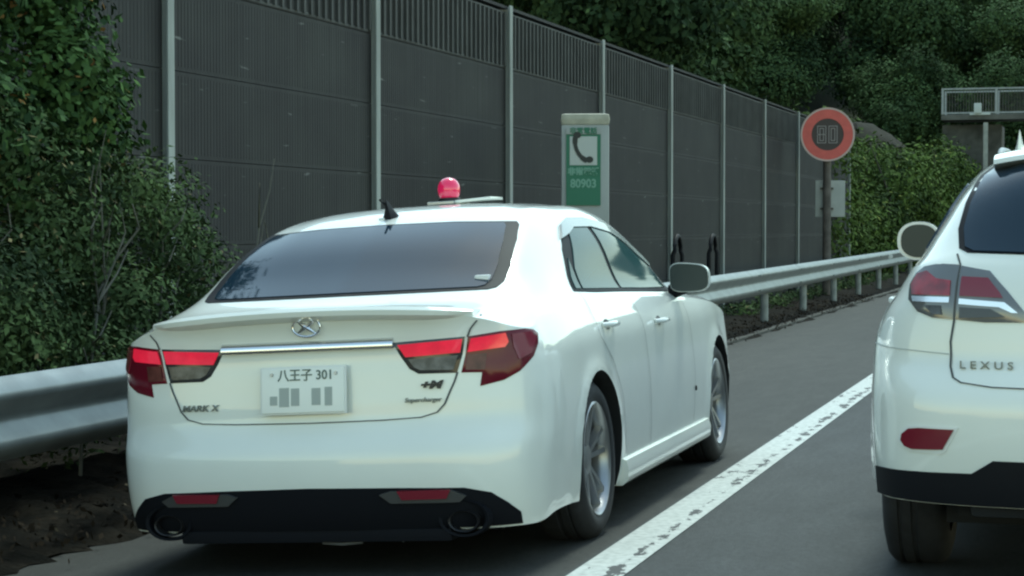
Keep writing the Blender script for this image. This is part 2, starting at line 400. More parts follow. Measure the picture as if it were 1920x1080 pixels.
xs = np.linspace(-170, 170, 86); ys = np.linspace(-30, 400, 108)
for y in ys: g.append([bm.verts.new((x, y, hill_h(x, y))) for x in xs])
for A, B in zip(g, g[1:]):
    for k in range(len(A) - 1): bm.faces.new((A[k], A[k + 1], B[k + 1], B[k]))
from_bm('ground', bm, M['hill'], smooth=80, kind='structure')
# worn edge line
m = bpy.data.materials.new('worn_line'); m.use_nodes = True; nt = m.node_tree; b = nt.nodes['Principled BSDF']
tc = nt.nodes.new('ShaderNodeTexCoord'); sp = nt.nodes.new('ShaderNodeSeparateXYZ'); nt.links.new(tc.outputs['Object'], sp.inputs[0])
n1 = nt.nodes.new('ShaderNodeTexNoise'); n1.inputs['Scale'].default_value = 6.5; n1.inputs['Detail'].default_value = 7; n1.inputs['Roughness'].default_value = .72
mp = nt.nodes.new('ShaderNodeMapping'); mp.inputs['Scale'].default_value = (1.6, .75, 1); nt.links.new(tc.outputs['Object'], mp.inputs[0]); nt.links.new(mp.outputs[0], n1.inputs['Vector'])
def mnode(op, a, c, *r):
    q = nt.nodes.new('ShaderNodeMath'); q.operation = op
    for i, v in enumerate((a, c, *r)):
        if isinstance(v, (int, float)): q.inputs[i].default_value = v
        else: nt.links.new(v, q.inputs[i])
    return q.outputs[0]
d = mnode('ABSOLUTE', mnode('SUBTRACT', sp.outputs[0], -1.685), 0)          # wear runs along the lane side third
n9 = nt.nodes.new('ShaderNodeTexNoise'); n9.inputs['Scale'].default_value = .8; nt.links.new(tc.outputs['Object'], n9.inputs['Vector'])
lim = mnode('SUBTRACT', mnode('ADD', .80, mnode('MULTIPLY', n9.outputs[0], -.34)), mnode('MULTIPLY', mnode('MAXIMUM', mnode('SUBTRACT', 1, mnode('MULTIPLY', d, 22)), 0), .13))
wear = mnode('GREATER_THAN', n1.outputs[0], lim)
mixc = nt.nodes.new('ShaderNodeMix'); mixc.data_type = 'RGBA'; nt.links.new(wear, mixc.inputs[0])
n3 = nt.nodes.new('ShaderNodeTexNoise'); n3.inputs['Scale'].default_value = 30; n3.inputs['Detail'].default_value = 5; nt.links.new(tc.outputs['Object'], n3.inputs['Vector'])
rp = nt.nodes.new('ShaderNodeValToRGB'); rp.color_ramp.elements[0].color = (.36, .38, .355, 1); rp.color_ramp.elements[1].color = (.52, .54, .51, 1)
rp.color_ramp.elements[0].position = .3; rp.color_ramp.elements[1].position = .6
nt.links.new(n3.outputs[0], rp.inputs[0]); nt.links.new(rp.outputs[0], mixc.inputs[6]); mixc.inputs[7].default_value = (.045, .048, .048, 1)
nt.links.new(mixc.outputs[2], b.inputs['Base Color']); b.inputs['Roughness'].default_value = .7
M['line'] = m
sheet('road_edge_line', [(-1.83, -6, .004), (-1.63, -6, .004), (-1.63, 260, .004), (-1.83, 260, .004)], M['line'])

# ---------------------------------------------------------------- foliage
def leaf_mat(name, dark, light, dry=None):
    m = bpy.data.materials.new(name); m.use_nodes = True; nt = m.node_tree; b = nt.nodes['Principled BSDF']
    a = nt.nodes.new('ShaderNodeAttribute'); a.attribute_name = 'tone'
    r = nt.nodes.new('ShaderNodeValToRGB'); r.color_ramp.elements[0].color = (*dark, 1); r.color_ramp.elements[1].color = (*light, 1)
    if dry: e = r.color_ramp.elements.new(.97); e.color = (*light, 1); r.color_ramp.elements[2].color = (*dry, 1)
    nt.links.new(a.outputs['Fac'], r.inputs[0]); nt.links.new(r.outputs[0], b.inputs['Base Color'])
    b.inputs['Roughness'].default_value = .85; b.inputs['Specular IOR Level'].default_value = .06
    return m
M['leaf_a'] = leaf_mat('broadleaf', (.019, .037, .018), (.088, .145, .056))
M['leaf_b'] = leaf_mat('vine_leaf', (.018, .040, .018), (.100, .190, .055), (.24, .14, .05))
M['leaf_c'] = leaf_mat('shrub_leaf', (.020, .036, .019), (.092, .145, .055), (.16, .14, .07))
M['leaf_d'] = leaf_mat('brownish_leaf', (.020, .026, .016), (.070, .084, .042))
M['leaf_e'] = leaf_mat('bright_leaf', (.018, .038, .014), (.062, .125, .04))
M['leaf_f'] = leaf_mat('hedge_leaf', (.020, .038, .014), (.11, .17, .04), (.16, .19, .05))
M['bark'] = mat('bark', (.06, .05, .04), .9, noise=.4, nscale=6)
M['twig'] = mat('dry_twig', (.11, .11, .09), .8, noise=.2)
def leaf_mesh(name, blobs, n, size, seed, asp=.5, shell=.55, droop=0):
    g = np.random.default_rng(seed)
    B = np.array([[*c, *r] for c, r in blobs]); vol = B[:, 3] * B[:, 4] * B[:, 5]
    idx = g.choice(len(B), n, p=vol ** .8 / (vol ** .8).sum())
    d = g.normal(size=(n, 3)); d /= np.linalg.norm(d, axis=1)[:, None]
    rad = shell + (1 - shell) * g.random(n) ** .6 + g.normal(size=n) * .06
    lump = 1 + .16 * np.sin(d @ g.normal(size=3) * 7 + idx) + .12 * np.sin(d @ g.normal(size=3) * 13 + idx * 2)
    C = B[idx, :3] + d * B[idx, 3:] * (rad * lump)[:, None]
    nrm = d * .9 + g.normal(size=(n, 3)) * .55 + np.array([0, 0, .45]); nrm /= np.linalg.norm(nrm, axis=1)[:, None]
    t = np.cross(nrm, g.normal(size=(n, 3))); t[:, 2] -= droop; t -= (t * nrm).sum(1)[:, None] * nrm; t /= np.linalg.norm(t, axis=1)[:, None]
    bt = np.cross(nrm, t); s = size * g.uniform(.6, 1.4, n)[:, None]
    V = np.stack([C - t * s, C + bt * s * asp, C + t * s, C - bt * s * asp], 1).reshape(-1, 3)
    me = bpy.data.meshes.new(name); me.vertices.add(4 * n); me.vertices.foreach_set('co', V.ravel())
    me.loops.add(4 * n); me.loops.foreach_set('vertex_index', np.arange(4 * n, dtype=np.int32))
    me.polygons.add(n); me.polygons.foreach_set('loop_start', np.arange(0, 4 * n, 4, dtype=np.int32))
    me.update(calc_edges=True)
    tone = .40 + .16 * np.sin(C @ g.normal(size=3) * 1.6 / max(B[0, 3], .4) + idx) + (g.random(len(B)) * .5 - .25)[idx] + g.normal(size=n) * .10
    tone = np.clip(tone, 0, .95); tone[g.random(n) < .02] = 1
    at = me.attributes.new('tone', 'FLOAT', 'FACE'); at.data.foreach_set('value', tone.astype(np.float32))
    return me
def trunk_mesh(name, pts, r0, limbs, seed):
    g = random.Random(seed); bm = bmesh.new()
    tube(bm, pts, [r0 * (1 - .6 * i / (len(pts) - 1)) for i in range(len(pts))], 8)
    for k in range(limbs):
        i = g.randint(len(pts) // 2, len(pts) - 1); p = Vector(pts[i]); a = g.uniform(0, 6.3); L = g.uniform(.7, 1.3) * r0 * 6
        q = p + Vector((math.cos(a) * L * .5, math.sin(a) * L * .5, L * .4)); e = p + Vector((math.cos(a + .3) * L, math.sin(a + .3) * L, L * .9))
        tube(bm, [p, q, e], [r0 * .4, r0 * .25, r0 * .08], 6)
    me = bpy.data.meshes.new(name)
    for f in bm.faces: f.smooth = True
    bm.to_mesh(me); bm.free(); me.materials.append(M['bark']); return me
crowns = []
for s in range(5):
    g = random.Random(40 + s); bl = [((0, 0, 6.2), (2.6, 2.6, 2.3))]
    for k in range(9):
        a = g.uniform(0, 6.3); rr = g.uniform(1.3, 3.2); bl.append(((rr * math.cos(a), rr * math.sin(a), g.uniform(3.2, 8.2)), (g.uniform(1.1, 2.0),) * 2 + (g.uniform(.9, 1.6),)))
    crowns.append(leaf_mesh('crown', bl, 42000, .085, 60 + s, asp=.6))
trunks = [trunk_mesh('trunk', [(0, 0, -1.5), (.1, 0, 1.5), (.05, .15, 3.5), (.2, .1, 6)], .22, 7, s) for s in range(2)]
tree_kind = [('leaf_a', 'dark green leafy tree on the wooded slope behind the sound wall'),
             ('leaf_d', 'brownish green tree on the wooded slope behind the sound wall'),
             ('leaf_e', 'brighter green tree on the wooded slope behind the sound wall')]
crown_by = {}
def tree(x, y, sc, kind, v, dz=0):
    e = empty('tree', (x, y, hill_h(x, y) + dz), tree_kind[kind][1], 'tree', (0, 0, rng.uniform(0, 6.3)), group='trees on the wooded slope'); e.scale = (sc, sc, sc * rng.uniform(.9, 1.15))
    key = (v, kind)
    if key not in crown_by:
        me = crowns[v].copy(); me.materials.append(M[tree_kind[kind][0]]); crown_by[key] = me
    c = bpy.data.objects.new('crown', crown_by[key]); COL.objects.link(c); c.parent = e
    t = bpy.data.objects.new('trunk', trunks[v % 2]); COL.objects.link(t); t.parent = e
    return e
def px_of(x, y, z=1.27):
    th = R(16.337); xc = x * math.cos(th) + y * math.sin(th); zc = -x * math.sin(th) + y * math.cos(th)
    return 960 + 3700 * xc / zc, 430 - 3700 * (z - 1.27) / zc
for Y in list(np.arange(27, 112, 7.0)) + list(np.arange(118, 175, 9.0)):
    X = -10.0 if Y < 112 else 20.0
    while True:
        x = X + rng.uniform(-1.5, 1.5); y = Y + rng.uniform(-2, 2)
        u, _ = px_of(x, y)
        if u < 800: break
        if Y < 112 and y > 52 and x > -17: X -= 6.2; continue
        if u < (2010 if Y < 112 else 2350) and px_of(x, y, hill_h(x, y) + 2)[1] > -60:
            r = rng.random(); kind = 1 if (1180 < u < 1720 and r < .28) else (2 if r > .86 else 0)
            tree(x, y, rng.uniform(.8, 1.15) if Y < 112 else rng.uniform(1.1, 1.5), kind, int(rng.integers(5)))
        X -= 6.2 if Y < 112 else 8

# vine covered shrub and low shrub on the left
def plant(name, label, blobs, n, size, mt, seed, loc=(0, 0, 0), **k):
    e = empty(name, loc, label, 'shrub', group=k.get('group'))
    me = leaf_mesh('foliage', blobs, n, size, seed, **{q: v for q, v in k.items() if q in ('asp', 'shell', 'droop')})
    link('foliage', me, M[mt], e); return e
g = random.Random(5); bl = []
for k in range(26):
    y = g.uniform(5.8, 9.5); bl.append(((g.uniform(-5.5, -5.1), y, g.uniform(1.7, 3.1) - .55 * max(0, y - 9.0)), (.28, .36, .36)))
vine = plant('climbing_vine', 'tall bright green broad-leaved climber hanging over the left end of the sound wall', bl, 34000, .027, 'leaf_b', 3, asp=.62, shell=.3, droop=.8)
g = random.Random(9); bl = []
for k in range(30):
    y = g.uniform(5.8, 10.35); top = 1.85 - .62 * max(0, (y - 9.3) / 2.3) ** 1.5
    bl.append(((g.uniform(-5.45, -4.85), y, g.uniform(.25, top - .3)), (.36, .42, .34)))
bl += [((-5.0, 10.55, .95), (.3, .30, .42)), ((-5.0, 10.5, .35), (.35, .35, .4)), ((-5.0, 10.1, 1.25), (.3, .38, .32)), ((-5.1, 9.9, 1.45), (.3, .4, .3)),
       ((-5.1, 9.3, 1.55), (.3, .45, .3)), ((-5.1, 8.6, 1.65), (.3, .45, .3)), ((-4.95, 9.6, .8), (.3, .5, .4)), ((-4.95, 8.6, .8), (.3, .5, .4)), ((-4.95, 7.6, .9), (.3, .5, .4)),
       ((-5.35, 10.75, 1.42), (.25, .3, .26)), ((-5.4, 11.05, 1.15), (.25, .28, .3)), ((-5.4, 11.1, .75), (.25, .28, .35)), ((-5.35, 10.2, 1.48), (.25, .35, .26)), ((-5.3, 10.8, .4), (.3, .35, .4))]
shrub = plant('shrub', 'dark green bushy shrub with bare grey twigs behind the guardrail on the left', bl, 72000, .021, 'leaf_c', 4, asp=.45, shell=.25)
bm = bmesh.new(); g = random.Random(3)
for k in range(10):
    y = g.uniform(6.6, 11.0); x = g.uniform(-5.15, -4.8); z = g.uniform(0, .3)
    p = [Vector((x, y, z))]
    for s in range(7): p.append(p[-1] + Vector((g.uniform(-.02, .07), g.uniform(-.12, .12), g.uniform(.12, .26))))
    tube(bm, p, [.010, .009, .008, .007, .006, .005, .004, .002], 5)
    for s in (2, 3, 4, 5):
        q = p[s]; a = q + Vector((g.uniform(.02, .12), g.uniform(-.2, .2), g.uniform(.05, .18))); tube(bm, [q, a, a + Vector((.02, g.uniform(-.12, .12), .12))], [.007, .005, .003], 5)
from_bm('twigs', bm, M['twig'], shrub)
# leaf litter and weeds on the verge
n = 9000; g = np.random.default_rng(8)
bl = [((-4.85, 5 + i * .8, -.07), (.72, .7, .05)) for i in range(45)]
me = leaf_mesh('leaf_litter', bl, 30000, .020, 21, shell=.1); link('leaf_litter', me, leaf_mat('litter', (.006, .005, .004), (.040, .029, .019), (.12, .10, .07)), kind='stuff', label='dry leaves and scraps lying along the verge under the guardrail')
bl = [((-5.25 + .2 * math.sin(i * 2.1), 12.5 + i * 1.1, .02), (.25, .6, .16 + .05 * math.sin(i))) for i in range(38)]
me = leaf_mesh('weeds', bl, 9000, .045, 22, shell=.2, asp=.25); link('weeds', me, M['leaf_c'], kind='stuff', label='low weeds growing at the foot of the sound wall')

# hedge beyond the wall end
for i in range(13):
    t = i / 12; y = 47 + 56 * t; x = -6.6 - .2 * (i % 3) + .9 * t; h = 4.1 + 1.4 * t + .35 * math.sin(i * 2.3)
    g = random.Random(100 + i); bl = [((g.uniform(-.8, .6), g.uniform(-2.4, 2.4), g.uniform(.4, h - .9)), (1.0, 1.3, .95)) for k in range(14)]
    e = empty('bush', (x, y, -.1), ['green bush in the row beyond the end of the sound wall behind the round sign',
        'bush in the far part of the row left of the white SUV'][i > 5], 'bush', group='bushes in a row beyond the sound wall' if i <= 5 else 'bushes in the far part of the row')
    link('foliage', leaf_mesh('foliage', bl, 12000 if i < 7 else 7000, .075 + .05 * t, 200 + i, asp=.4, shell=.4), M['leaf_f'], e)
    bm = bmesh.new()
    for k in range(5): 
        q = Vector((g.uniform(-.5, .5), g.uniform(-1.5, 1.5), 0)); tube(bm, [q, q + Vector((g.uniform(-.3, .3), g.uniform(-.5, .5), h * .5)), q + Vector((g.uniform(-.5, .5), g.uniform(-.8, .8), h * .85))], [.05, .035, .01], 6)
    from_bm('stem', bm, M['bark'], e)

# ---------------------------------------------------------------- sound wall
def wall_mat():
    m = mat('wall_panel', (.028, .032, .031), .75, spec=.3); nt = m.node_tree; b = nt.nodes['Principled BSDF']
    tc = nt.nodes['Texture Coordinate']
    def nz(scale, s, det=5):
        mp = nt.nodes.new('ShaderNodeMapping'); mp.inputs['Scale'].default_value = scale; nt.links.new(tc.outputs['Object'], mp.inputs[0])
        n = nt.nodes.new('ShaderNodeTexNoise'); n.inputs['Scale'].default_value = s; n.inputs['Detail'].default_value = det; nt.links.new(mp.outputs[0], n.inputs['Vector']); return n
    r = nt.nodes.new('ShaderNodeValToRGB'); r.color_ramp.elements[0].position = .35; r.color_ramp.elements[1].position = .65
    r.color_ramp.elements[0].color = (.027, .027, .028, 1); r.color_ramp.elements[1].color = (.038, .040, .038, 1)
    nt.links.new(nz((1, .5, .9), 1.2).outputs[0], r.inputs[0])
    s = nt.nodes.new('ShaderNodeValToRGB'); s.color_ramp.elements[0].position = .68; s.color_ramp.elements[1].position = .76
    nt.links.new(nz((1, 1.2, 9), 2.2, 8).outputs[0], s.inputs[0])
    s2 = nt.nodes.new('ShaderNodeValToRGB'); s2.color_ramp.elements[0].position = .3; s2.color_ramp.elements[1].position = .7
    s2.color_ramp.elements[0].color = (.85, .85, .85, 1); s2.color_ramp.elements[1].color = (1.18, 1.18, 1.18, 1)
    nt.links.new(nz((1, 14, .35), 1.5, 3).outputs[0], s2.inputs[0])
    mu = nt.nodes.new('ShaderNodeMix'); mu.data_type = 'RGBA'; mu.blend_type = 'MULTIPLY'; mu.inputs[0].default_value = 1
    nt.links.new(r.outputs[0], mu.inputs[6]); nt.links.new(s2.outputs[0], mu.inputs[7])
    x = nt.nodes.new('ShaderNodeMix'); x.data_type = 'RGBA'; nt.links.new(s.outputs[0], x.inputs[0]); nt.links.new(mu.outputs[2], x.inputs[6]); x.inputs[7].default_value = (.16, .17, .16, 1)
    nt.links.new(x.outputs[2], b.inputs['Base Color']); return m
M['panel'] = wall_mat()
M['galv'] = mat('galvanised_steel', (.22, .245, .245), .36, metal=.45, noise=.15, nscale=5)
M['postpaint'] = mat('post_paint', (.27, .30, .285), .6, noise=.22, nscale=3, streak=(3, 3, .5))
XW = -5.7; Y0 = (3.84 * 3.37 + XW * math.sin(R(16.337)) * 1) / math.cos(R(16.337))
GB = -.05
wall = empty('sound_wall', (-6.215, 12.50, GB), 'long dark grey roadside sound wall of stacked panels between pale steel posts', 'wall', (0, 0, R(-.787))); wall.scale = (1, 1, 1.043)
bays = []
for n in range(-2, 9):
    L = 3.9 if n < 8 else 2.2
    bm = bmesh.new()
    for c in range(6):
        z0 = -.02 + .59 * c; 
        bx(bm, (-.02, 2, z0 + .29), (.10, 3.96, .585))
        if c == 5:
            pass
        else:
            for k in range(76): bx(bm, (.030, .08 + k * .0515, z0 + .29), (.0035, .02, .53))
    bx(bm, (-.02, 2, 3.555), (.14, 3.96, .03))
    bx(bm, (-.09, 2, 1.75), (.02, 3.96, 3.45))
    o = from_bm('panel', bm, M['panel'], wall, smooth=0); o.location = (0, n * 4.0, 0)
    bm = bmesh.new()
    for k in range(27): bx(bm, (.040, .12 + k * .1455, 2.93 + .29), (.026, .036, .54))
    bx(bm, (.030, 2, 2.945), (.012, 3.9, .018)); bx(bm, (.030, 2, 3.50), (.012, 3.9, .018))
    o = from_bm('ribbing', bm, M['rib'], wall, smooth=0); o.location = (0, n * 4.0, 0)
for n in range(-2, 10):
    bm = bmesh.new(); bx(bm, (.065, 0, 1.79), (.014, .095, 3.57)); bx(bm, (0, 0, 1.79), (.12, .01, 3.55)); bx(bm, (-.11, 0, 1.79), (.014, .095, 3.55))
    o = from_bm('post', bm, M['postpaint'], wall, smooth=0); o.location = (.02, n * 4.0, 0)

# ---------------------------------------------------------------- guardrail
XG = -4.37
rail = empty('guardrail', (XG, 0, gz(XE)), 'corrugated galvanised steel guardrail running along the shoulder past the sedan', 'guardrail')
prof = [(0, .35), (.012, .352), (.03, .335), (.078, .295), (.083, .275), (.078, .255), (.022, .195), (.016, .175), (.022, .155), (.078, .095), (.083, .075), (.078, .055), (.03, .015), (.012, -.002), (0, 0)]
for k in range(24):
    y0 = 2.4 + k * 4; zb = .415 + .0033 * y0; dz = .0132; bm = bmesh.new(); A = []
    px = prof + [(x - .004, z) for x, z in prof[::-1]]
    off = .003 * (k % 2)
    A = [[bm.verts.new((x + off, y, zb + z + (dz if y > y0 else 0))) for x, z in px] for y in (y0 - .0, y0 + 4.12)]
    nP = len(px)
    for i in range(nP): bm.faces.new((A[0][i], A[0][(i + 1) % nP], A[1][(i + 1) % nP], A[1][i]))
    for dy in (.04, .16):
        for z in (.275, .075): bmesh.ops.create_cube(bm, size=1, matrix=Matrix.Translation((.09, y0 + dy, zb + z)) @ Matrix.Diagonal((.012, .025, .025, 1)))
    from_bm('beam', bm, M['galv'], rail, smooth=50)
M['railpost'] = mat('rail_post', (.22, .24, .23), .6, noise=.2)
for k in range(24):
    y = 4.4 + k * 4
    if k == 1: continue
    zt = .72 + .0033 * y; bm = bmesh.new()
    lathe(bm, [(-.05, .058), (zt, .058), (zt + .02, .04)], 14, 'Z', cap=True)
    for v in bm.verts: v.co.x -= .15
    bx(bm, (-.05, 0, zt - .12), (.10, .07, .16))
    o = from_bm('post', bm, M['railpost'], rail); o.location = (0, y, 0)
dl = empty('delineator', (XG, 44.5, gz(XE)), 'small pale reflector standing on top of the far guardrail', 'reflector')
bm = bmesh.new(); bx(bm, (.0, 0, .86), (.03, .03, .12)); from_bm('bracket', bm, M['galv'], dl)
bm = bmesh.new(); lathe(bm, [(-.012, .05), (.012, .05)], 20, 'Y', cap=True); o = from_bm('lens', bm, M['white'], dl); o.location = (.10, -.02, .80)
# kerb strip of the shoulder edge
M['conc'] = mat('old_concrete', (.05, .048, .040), .9, col2=(.09, .085, .072), nscale=4)
bm = bmesh.new(); bx(bm, (XE + .0, 80, gz(XE) + .01), (.11, 118, .06), bev=.01); from_bm('kerb', bm, M['conc'], kind='structure')

# black bent pipes at the foot of the wall
for k, (x, y, lb) in enumerate([(-5.35, 26.2, 'nearer black bent pipe standing against the sound wall behind the guardrail'), (-5.35, 28.8, 'farther black bent pipe standing against the sound wall behind the guardrail')]):
    e = empty('bent_pipe', (x, y, -.08), lb, 'pipe', (0, 0, 0), group='black bent pipes by the wall')
    p = [(-.02, -.22, 0), (-.02, -.22, 1.0)] + [(0, -.22 * math.cos(a), 1.0 + .26 * math.sin(a)) for a in np.linspace(.2, 2.94, 9)] + [(.02, .22, 1.0), (.02, .22, 0)]
    bm = bmesh.new(); tube(bm, p, .032, 12); from_bm('pipe', bm, M['black'], e)
    box('base_plate', (0, 0, .02), (.16, .55, .04), M['black'], e)

# ---------------------------------------------------------------- emergency telephone
M['cabinet'] = mat('cabinet_paint', (.36, .39, .375), .55, noise=.08, nscale=3)
M['cabtop'] = mat('cabinet_top', (.42, .41, .32), .6, noise=.15)
M['green'] = mat('sign_green', (.012, .16, .09), .5)
M['signwhite'] = mat('sign_white', (.48, .52, .49), .5)
M['greenpale'] = mat('pale_green_print', (.16, .36, .27), .5)
M['signblack'] = mat('sign_black', (.012, .018, .018), .5)
pz = -.13; ph = empty('emergency_telephone', (-5.08, 20.05, pz), 'tall grey emergency telephone box with green and white handset sign behind the sedan', 'telephone box', (0, 0, R(14)))
W = .50
bm = bmesh.new(); bx(bm, (0, .16, 1.25), (W, .34, 2.5), bev=.03); from_bm('cabinet', bm, M['cabinet'], ph)
bm = bmesh.new(); bx(bm, (0, .16, 2.55), (W + .015, .37, .12), bev=.05); from_bm('roof', bm, M['cabtop'], ph)
sg = box('sign_panel', (-.018, -.022, 2.02), (.36, .012, .74), M['green'], ph)
box('handset_field', (-.018, -.030, 2.22), (.285, .006, .30), M['signwhite'], sg)
box('title_strip', (-.018, -.0305, 2.425), (.36, .007, .06), M['cabinet'], sg)
# handset
bm = bmesh.new(); c0 = Vector((.13, 0, 2.31)); pts = []
for a in np.linspace(R(168), R(248), 12): pts.append(Vector((.13 + .20 * math.cos(a) - .035, -.036, 2.30 + .22 * math.sin(a) + .02)))
def fn(u, v, wd): return (u, -.034 - wd, v)
L_ = []; R_ = []
for i, p in enumerate(pts):
    d = (pts[min(i + 1, 11)] - pts[max(i - 1, 0)]).normalized(); nn = Vector((-d.z, 0, d.x)); wdt = .020 if 2 < i < 9 else .026
    L_.append((p.x + nn.x * wdt, p.z + nn.z * wdt)); R_.append((p.x - nn.x * wdt, p.z - nn.z * wdt))
prism(bm, L_ + R_[::-1], .006, fn)
for e_, r_ in ((pts[0], .040), (pts[-1], .040)):
    cx = e_.x + (.018 if e_ is pts[0] else .026); cz = e_.z + (.018 if e_ is pts[0] else .012)
    prism(bm, [(cx + r_ * math.cos(a), cz + .85 * r_ * math.sin(a)) for a in np.linspace(0, 6.28, 18)[:-1]], .0062, fn)
from_bm('handset_symbol', bm, M['signblack'], sg, smooth=0)
FR = Matrix.Rotation(R(90), 4, 'X')
text('title', '非常電話', .072, M['green'], sg, Matrix.Translation((-.018, -.036, 2.425)) @ FR, bold=.002)
text('wording', '非常電話', .082, M['greenpale'], sg, Matrix.Translation((-.018, -.030, 2.0)) @ FR, bold=.004)
text('kilometre_number', '80903', .125, M['greenpale'], sg, Matrix.Translation((-.018, -.030, 1.875)) @ FR, bold=.004, sx=.88)
box('door', (0, -.014, .78), (.40, .02, 1.3), M['cabinet'], ph, bev=.006)
box('door_handle', (.15, -.035, .95), (.03, .03, .14), M['galv'], ph, bev=.006)

# ---------------------------------------------------------------- speed sign
M['signred'] = mat('sign_red', (.62, .10, .085), .5, noise=.06)
M['signrim'] = mat('sign_rim', (.52, .40, .37), .5)
M['signface'] = mat('sign_face_dark', (.035, .024, .026), .5)
M['seg'] = mat('unlit_digits', (.33, .31, .31), .5)
M['rustpost'] = mat('weathered_post', (.10, .088, .078), .8, noise=.35, nscale=4)
sx_, sy_ = -5.0, 39.2
sp_ = empty('speed_limit_sign', (sx_, sy_, -.1), 'round red ringed speed limit sign showing 80 on a weathered post', 'road sign', (0, 0, R(10)))
SR = .53; SZ = 3.24
def disc(name, r0, r1, y, th, m, parent):
    bm = bmesh.new(); n = 64
    pr = [(y, r1), (y - th, r1)] + ([(y - th, r0), (y, r0)] if r0 > 0 else [])
    if r0 > 0:
        lathe(bm, pr + [pr[0]], n, 'Y'); bmesh.ops.remove_doubles(bm, verts=bm.verts, dist=1e-5)
    else: lathe(bm, pr, n, 'Y', cap=True)
    for v in bm.verts: v.co.z += SZ
    return from_bm(name, bm, m, parent)
hs = disc('housing', 0, SR - .01, .12, .14, M['galv'], sp_)
disc('rim', SR - .035, SR, -.01, .035, M['signrim'], hs)
disc('red_ring', .315, SR - .036, -.02, .02, M['signred'], hs)
fc = disc('dark_face', 0, .314, -.02, .006, M['signface'], hs)
bm = bmesh.new()
def seg(a, b, t=.03):
    a, b = Vector((a[0], 0, a[1])), Vector((b[0], 0, b[1])); c = (a + b) / 2; d = b - a
    bx(bm, (c.x, -.030, SZ + c.z), (abs(d.x) + t, .008, abs(d.z) + t))
for cx, mid in ((-.115, True), (.105, False)):
    w_, h_ = .065, .145
    for o_ in (0, .045):
        ww, hh = w_ + .015 - o_, h_ + .02 - o_
        if mid:
            seg((cx - ww, hh), (cx + ww, hh), .012); seg((cx - ww, -hh), (cx + ww, -hh), .012)
            seg((cx - ww, -hh + .012), (cx - ww, -.012), .012); seg((cx - ww, .012), (cx - ww, hh - .012), .012); seg((cx + ww, -hh + .012), (cx + ww, -.012), .012); seg((cx + ww, .012), (cx + ww, hh - .012), .012)
            seg((cx - ww + .012, 0), (cx + ww - .012, 0), .012)
        else:
            seg((cx - ww, hh), (cx + ww, hh), .012); seg((cx - ww, -hh), (cx + ww, -hh), .012); seg((cx - ww, -hh + .012), (cx - ww, hh - .012), .012); seg((cx + ww, -hh + .012), (cx + ww, hh - .012), .012)
from_bm('digits', bm, M['seg'], hs, smooth=0)
box('control_box', (.50, .05, SZ + .17), (.16, .16, .13), M['rustpost'], hs, bev=.01)
bm = bmesh.new(); lathe(bm, [(-.1, .085), (3.3, .075)], 20, 'Z', cap=True)
for v in bm.verts: v.co.y += .12
from_bm('post', bm, M['rustpost'], sp_)
pl = box('back_board', (.07, .235, 1.98), (.58, .02, .72), M['cabinet'], sp_, bev=.004)
bm = bmesh.new()
for z in (1.78, 2.18): bx(bm, (.0, .20, z), (.26, .05, .04))
from_bm('clamp', bm, M['rustpost'], sp_)

# ---------------------------------------------------------------- footbridge far right
M['farconc'] = mat('far_concrete', (.10, .098, .085), .9, noise=.3, nscale=1.2)
M['farrail'] = mat('far_rail', (.30, .32, .31), .6, noise=.1)
M['farpanel'] = mat('far_panel', (.075, .075, .065), .9, noise=.3, nscale=2)
fb = empty('footbridge', (-6.5, 92, 0), 'grey footbridge with pale railings crossing far ahead above the SUV', 'bridge')
box('deck', (9.3, 0, 6.3), (18.6, 2.2, .22), M['farconc'], fb)
box('abutment', (1.3, 1.4, 3.0), (2.6, 3.4, 6.0), M['farpanel'], fb)
box('pier', (1.95, -1.0, 3.0), (.2, .2, 6.1), M['galv'], fb)
for s, dy in ((0, -1.0), (1, 1.0)):
    bm = bmesh.new()
    for z in (6.5, 7.58): bx(bm, (9.3, dy, z), (18.6, .06, .07))
    from_bm('rail', bm, M['farrail'], fb, smooth=0)
    for k in range(9):
        x = .05 + k * 2.35; 
        if x < 18.7: o = box('railing_post', (x, dy, 7.02), (.10, .08, 1.15), M['farrail'], fb)
    bm = bmesh.new()
    for k in range(150): bx(bm, (.1 + k * .124, dy + .05, 7.04), (.02, .02, 1.04))
    from_bm('railing_bars', bm, M['farconc'], fb, smooth=0)
lm = empty('floodlight', (-4.9, 90.9, 6.37), 'small white floodlight fixed on the far footbridge deck', 'lamp')
box('lamp_head', (0, 0, .32), (.32, .3, .45), M['signwhite'], lm, bev=.03); box('bracket', (.1, .0, .07), (.9, .12, .1), M['signwhite'], lm, bev=.01)
# bare embankment beside the bridge
bm = bmesh.new(); P_ = []
for i in range(14):
    r_ = []
    for j in range(14):
        u = i / 13; v = j / 13; x = -16 + 9.2 * u; y = 93 + 12 * v
        hgt = 6.6 * math.sin(math.pi * min(1, max(0, u * .9 + .05))) ** .7 * (0.35 + .65 * min(1, v * 3)) + rng.uniform(-.15, .15)
        r_.append(bm.verts.new((x, y, hgt)))
    P_.append(r_)
for A, B in zip(P_, P_[1:]):
    for k in range(13): bm.faces.new((A[k], A[k + 1], B[k + 1], B[k]))
from_bm('embankment', bm, mat('brown_slope', (.028, .028, .020), .95, spec=.1, col2=(.045, .042, .034), nscale=1.2, streak=(1.5, 1.5, .4), bump=.8, bscale=3), smooth=80, kind='structure')

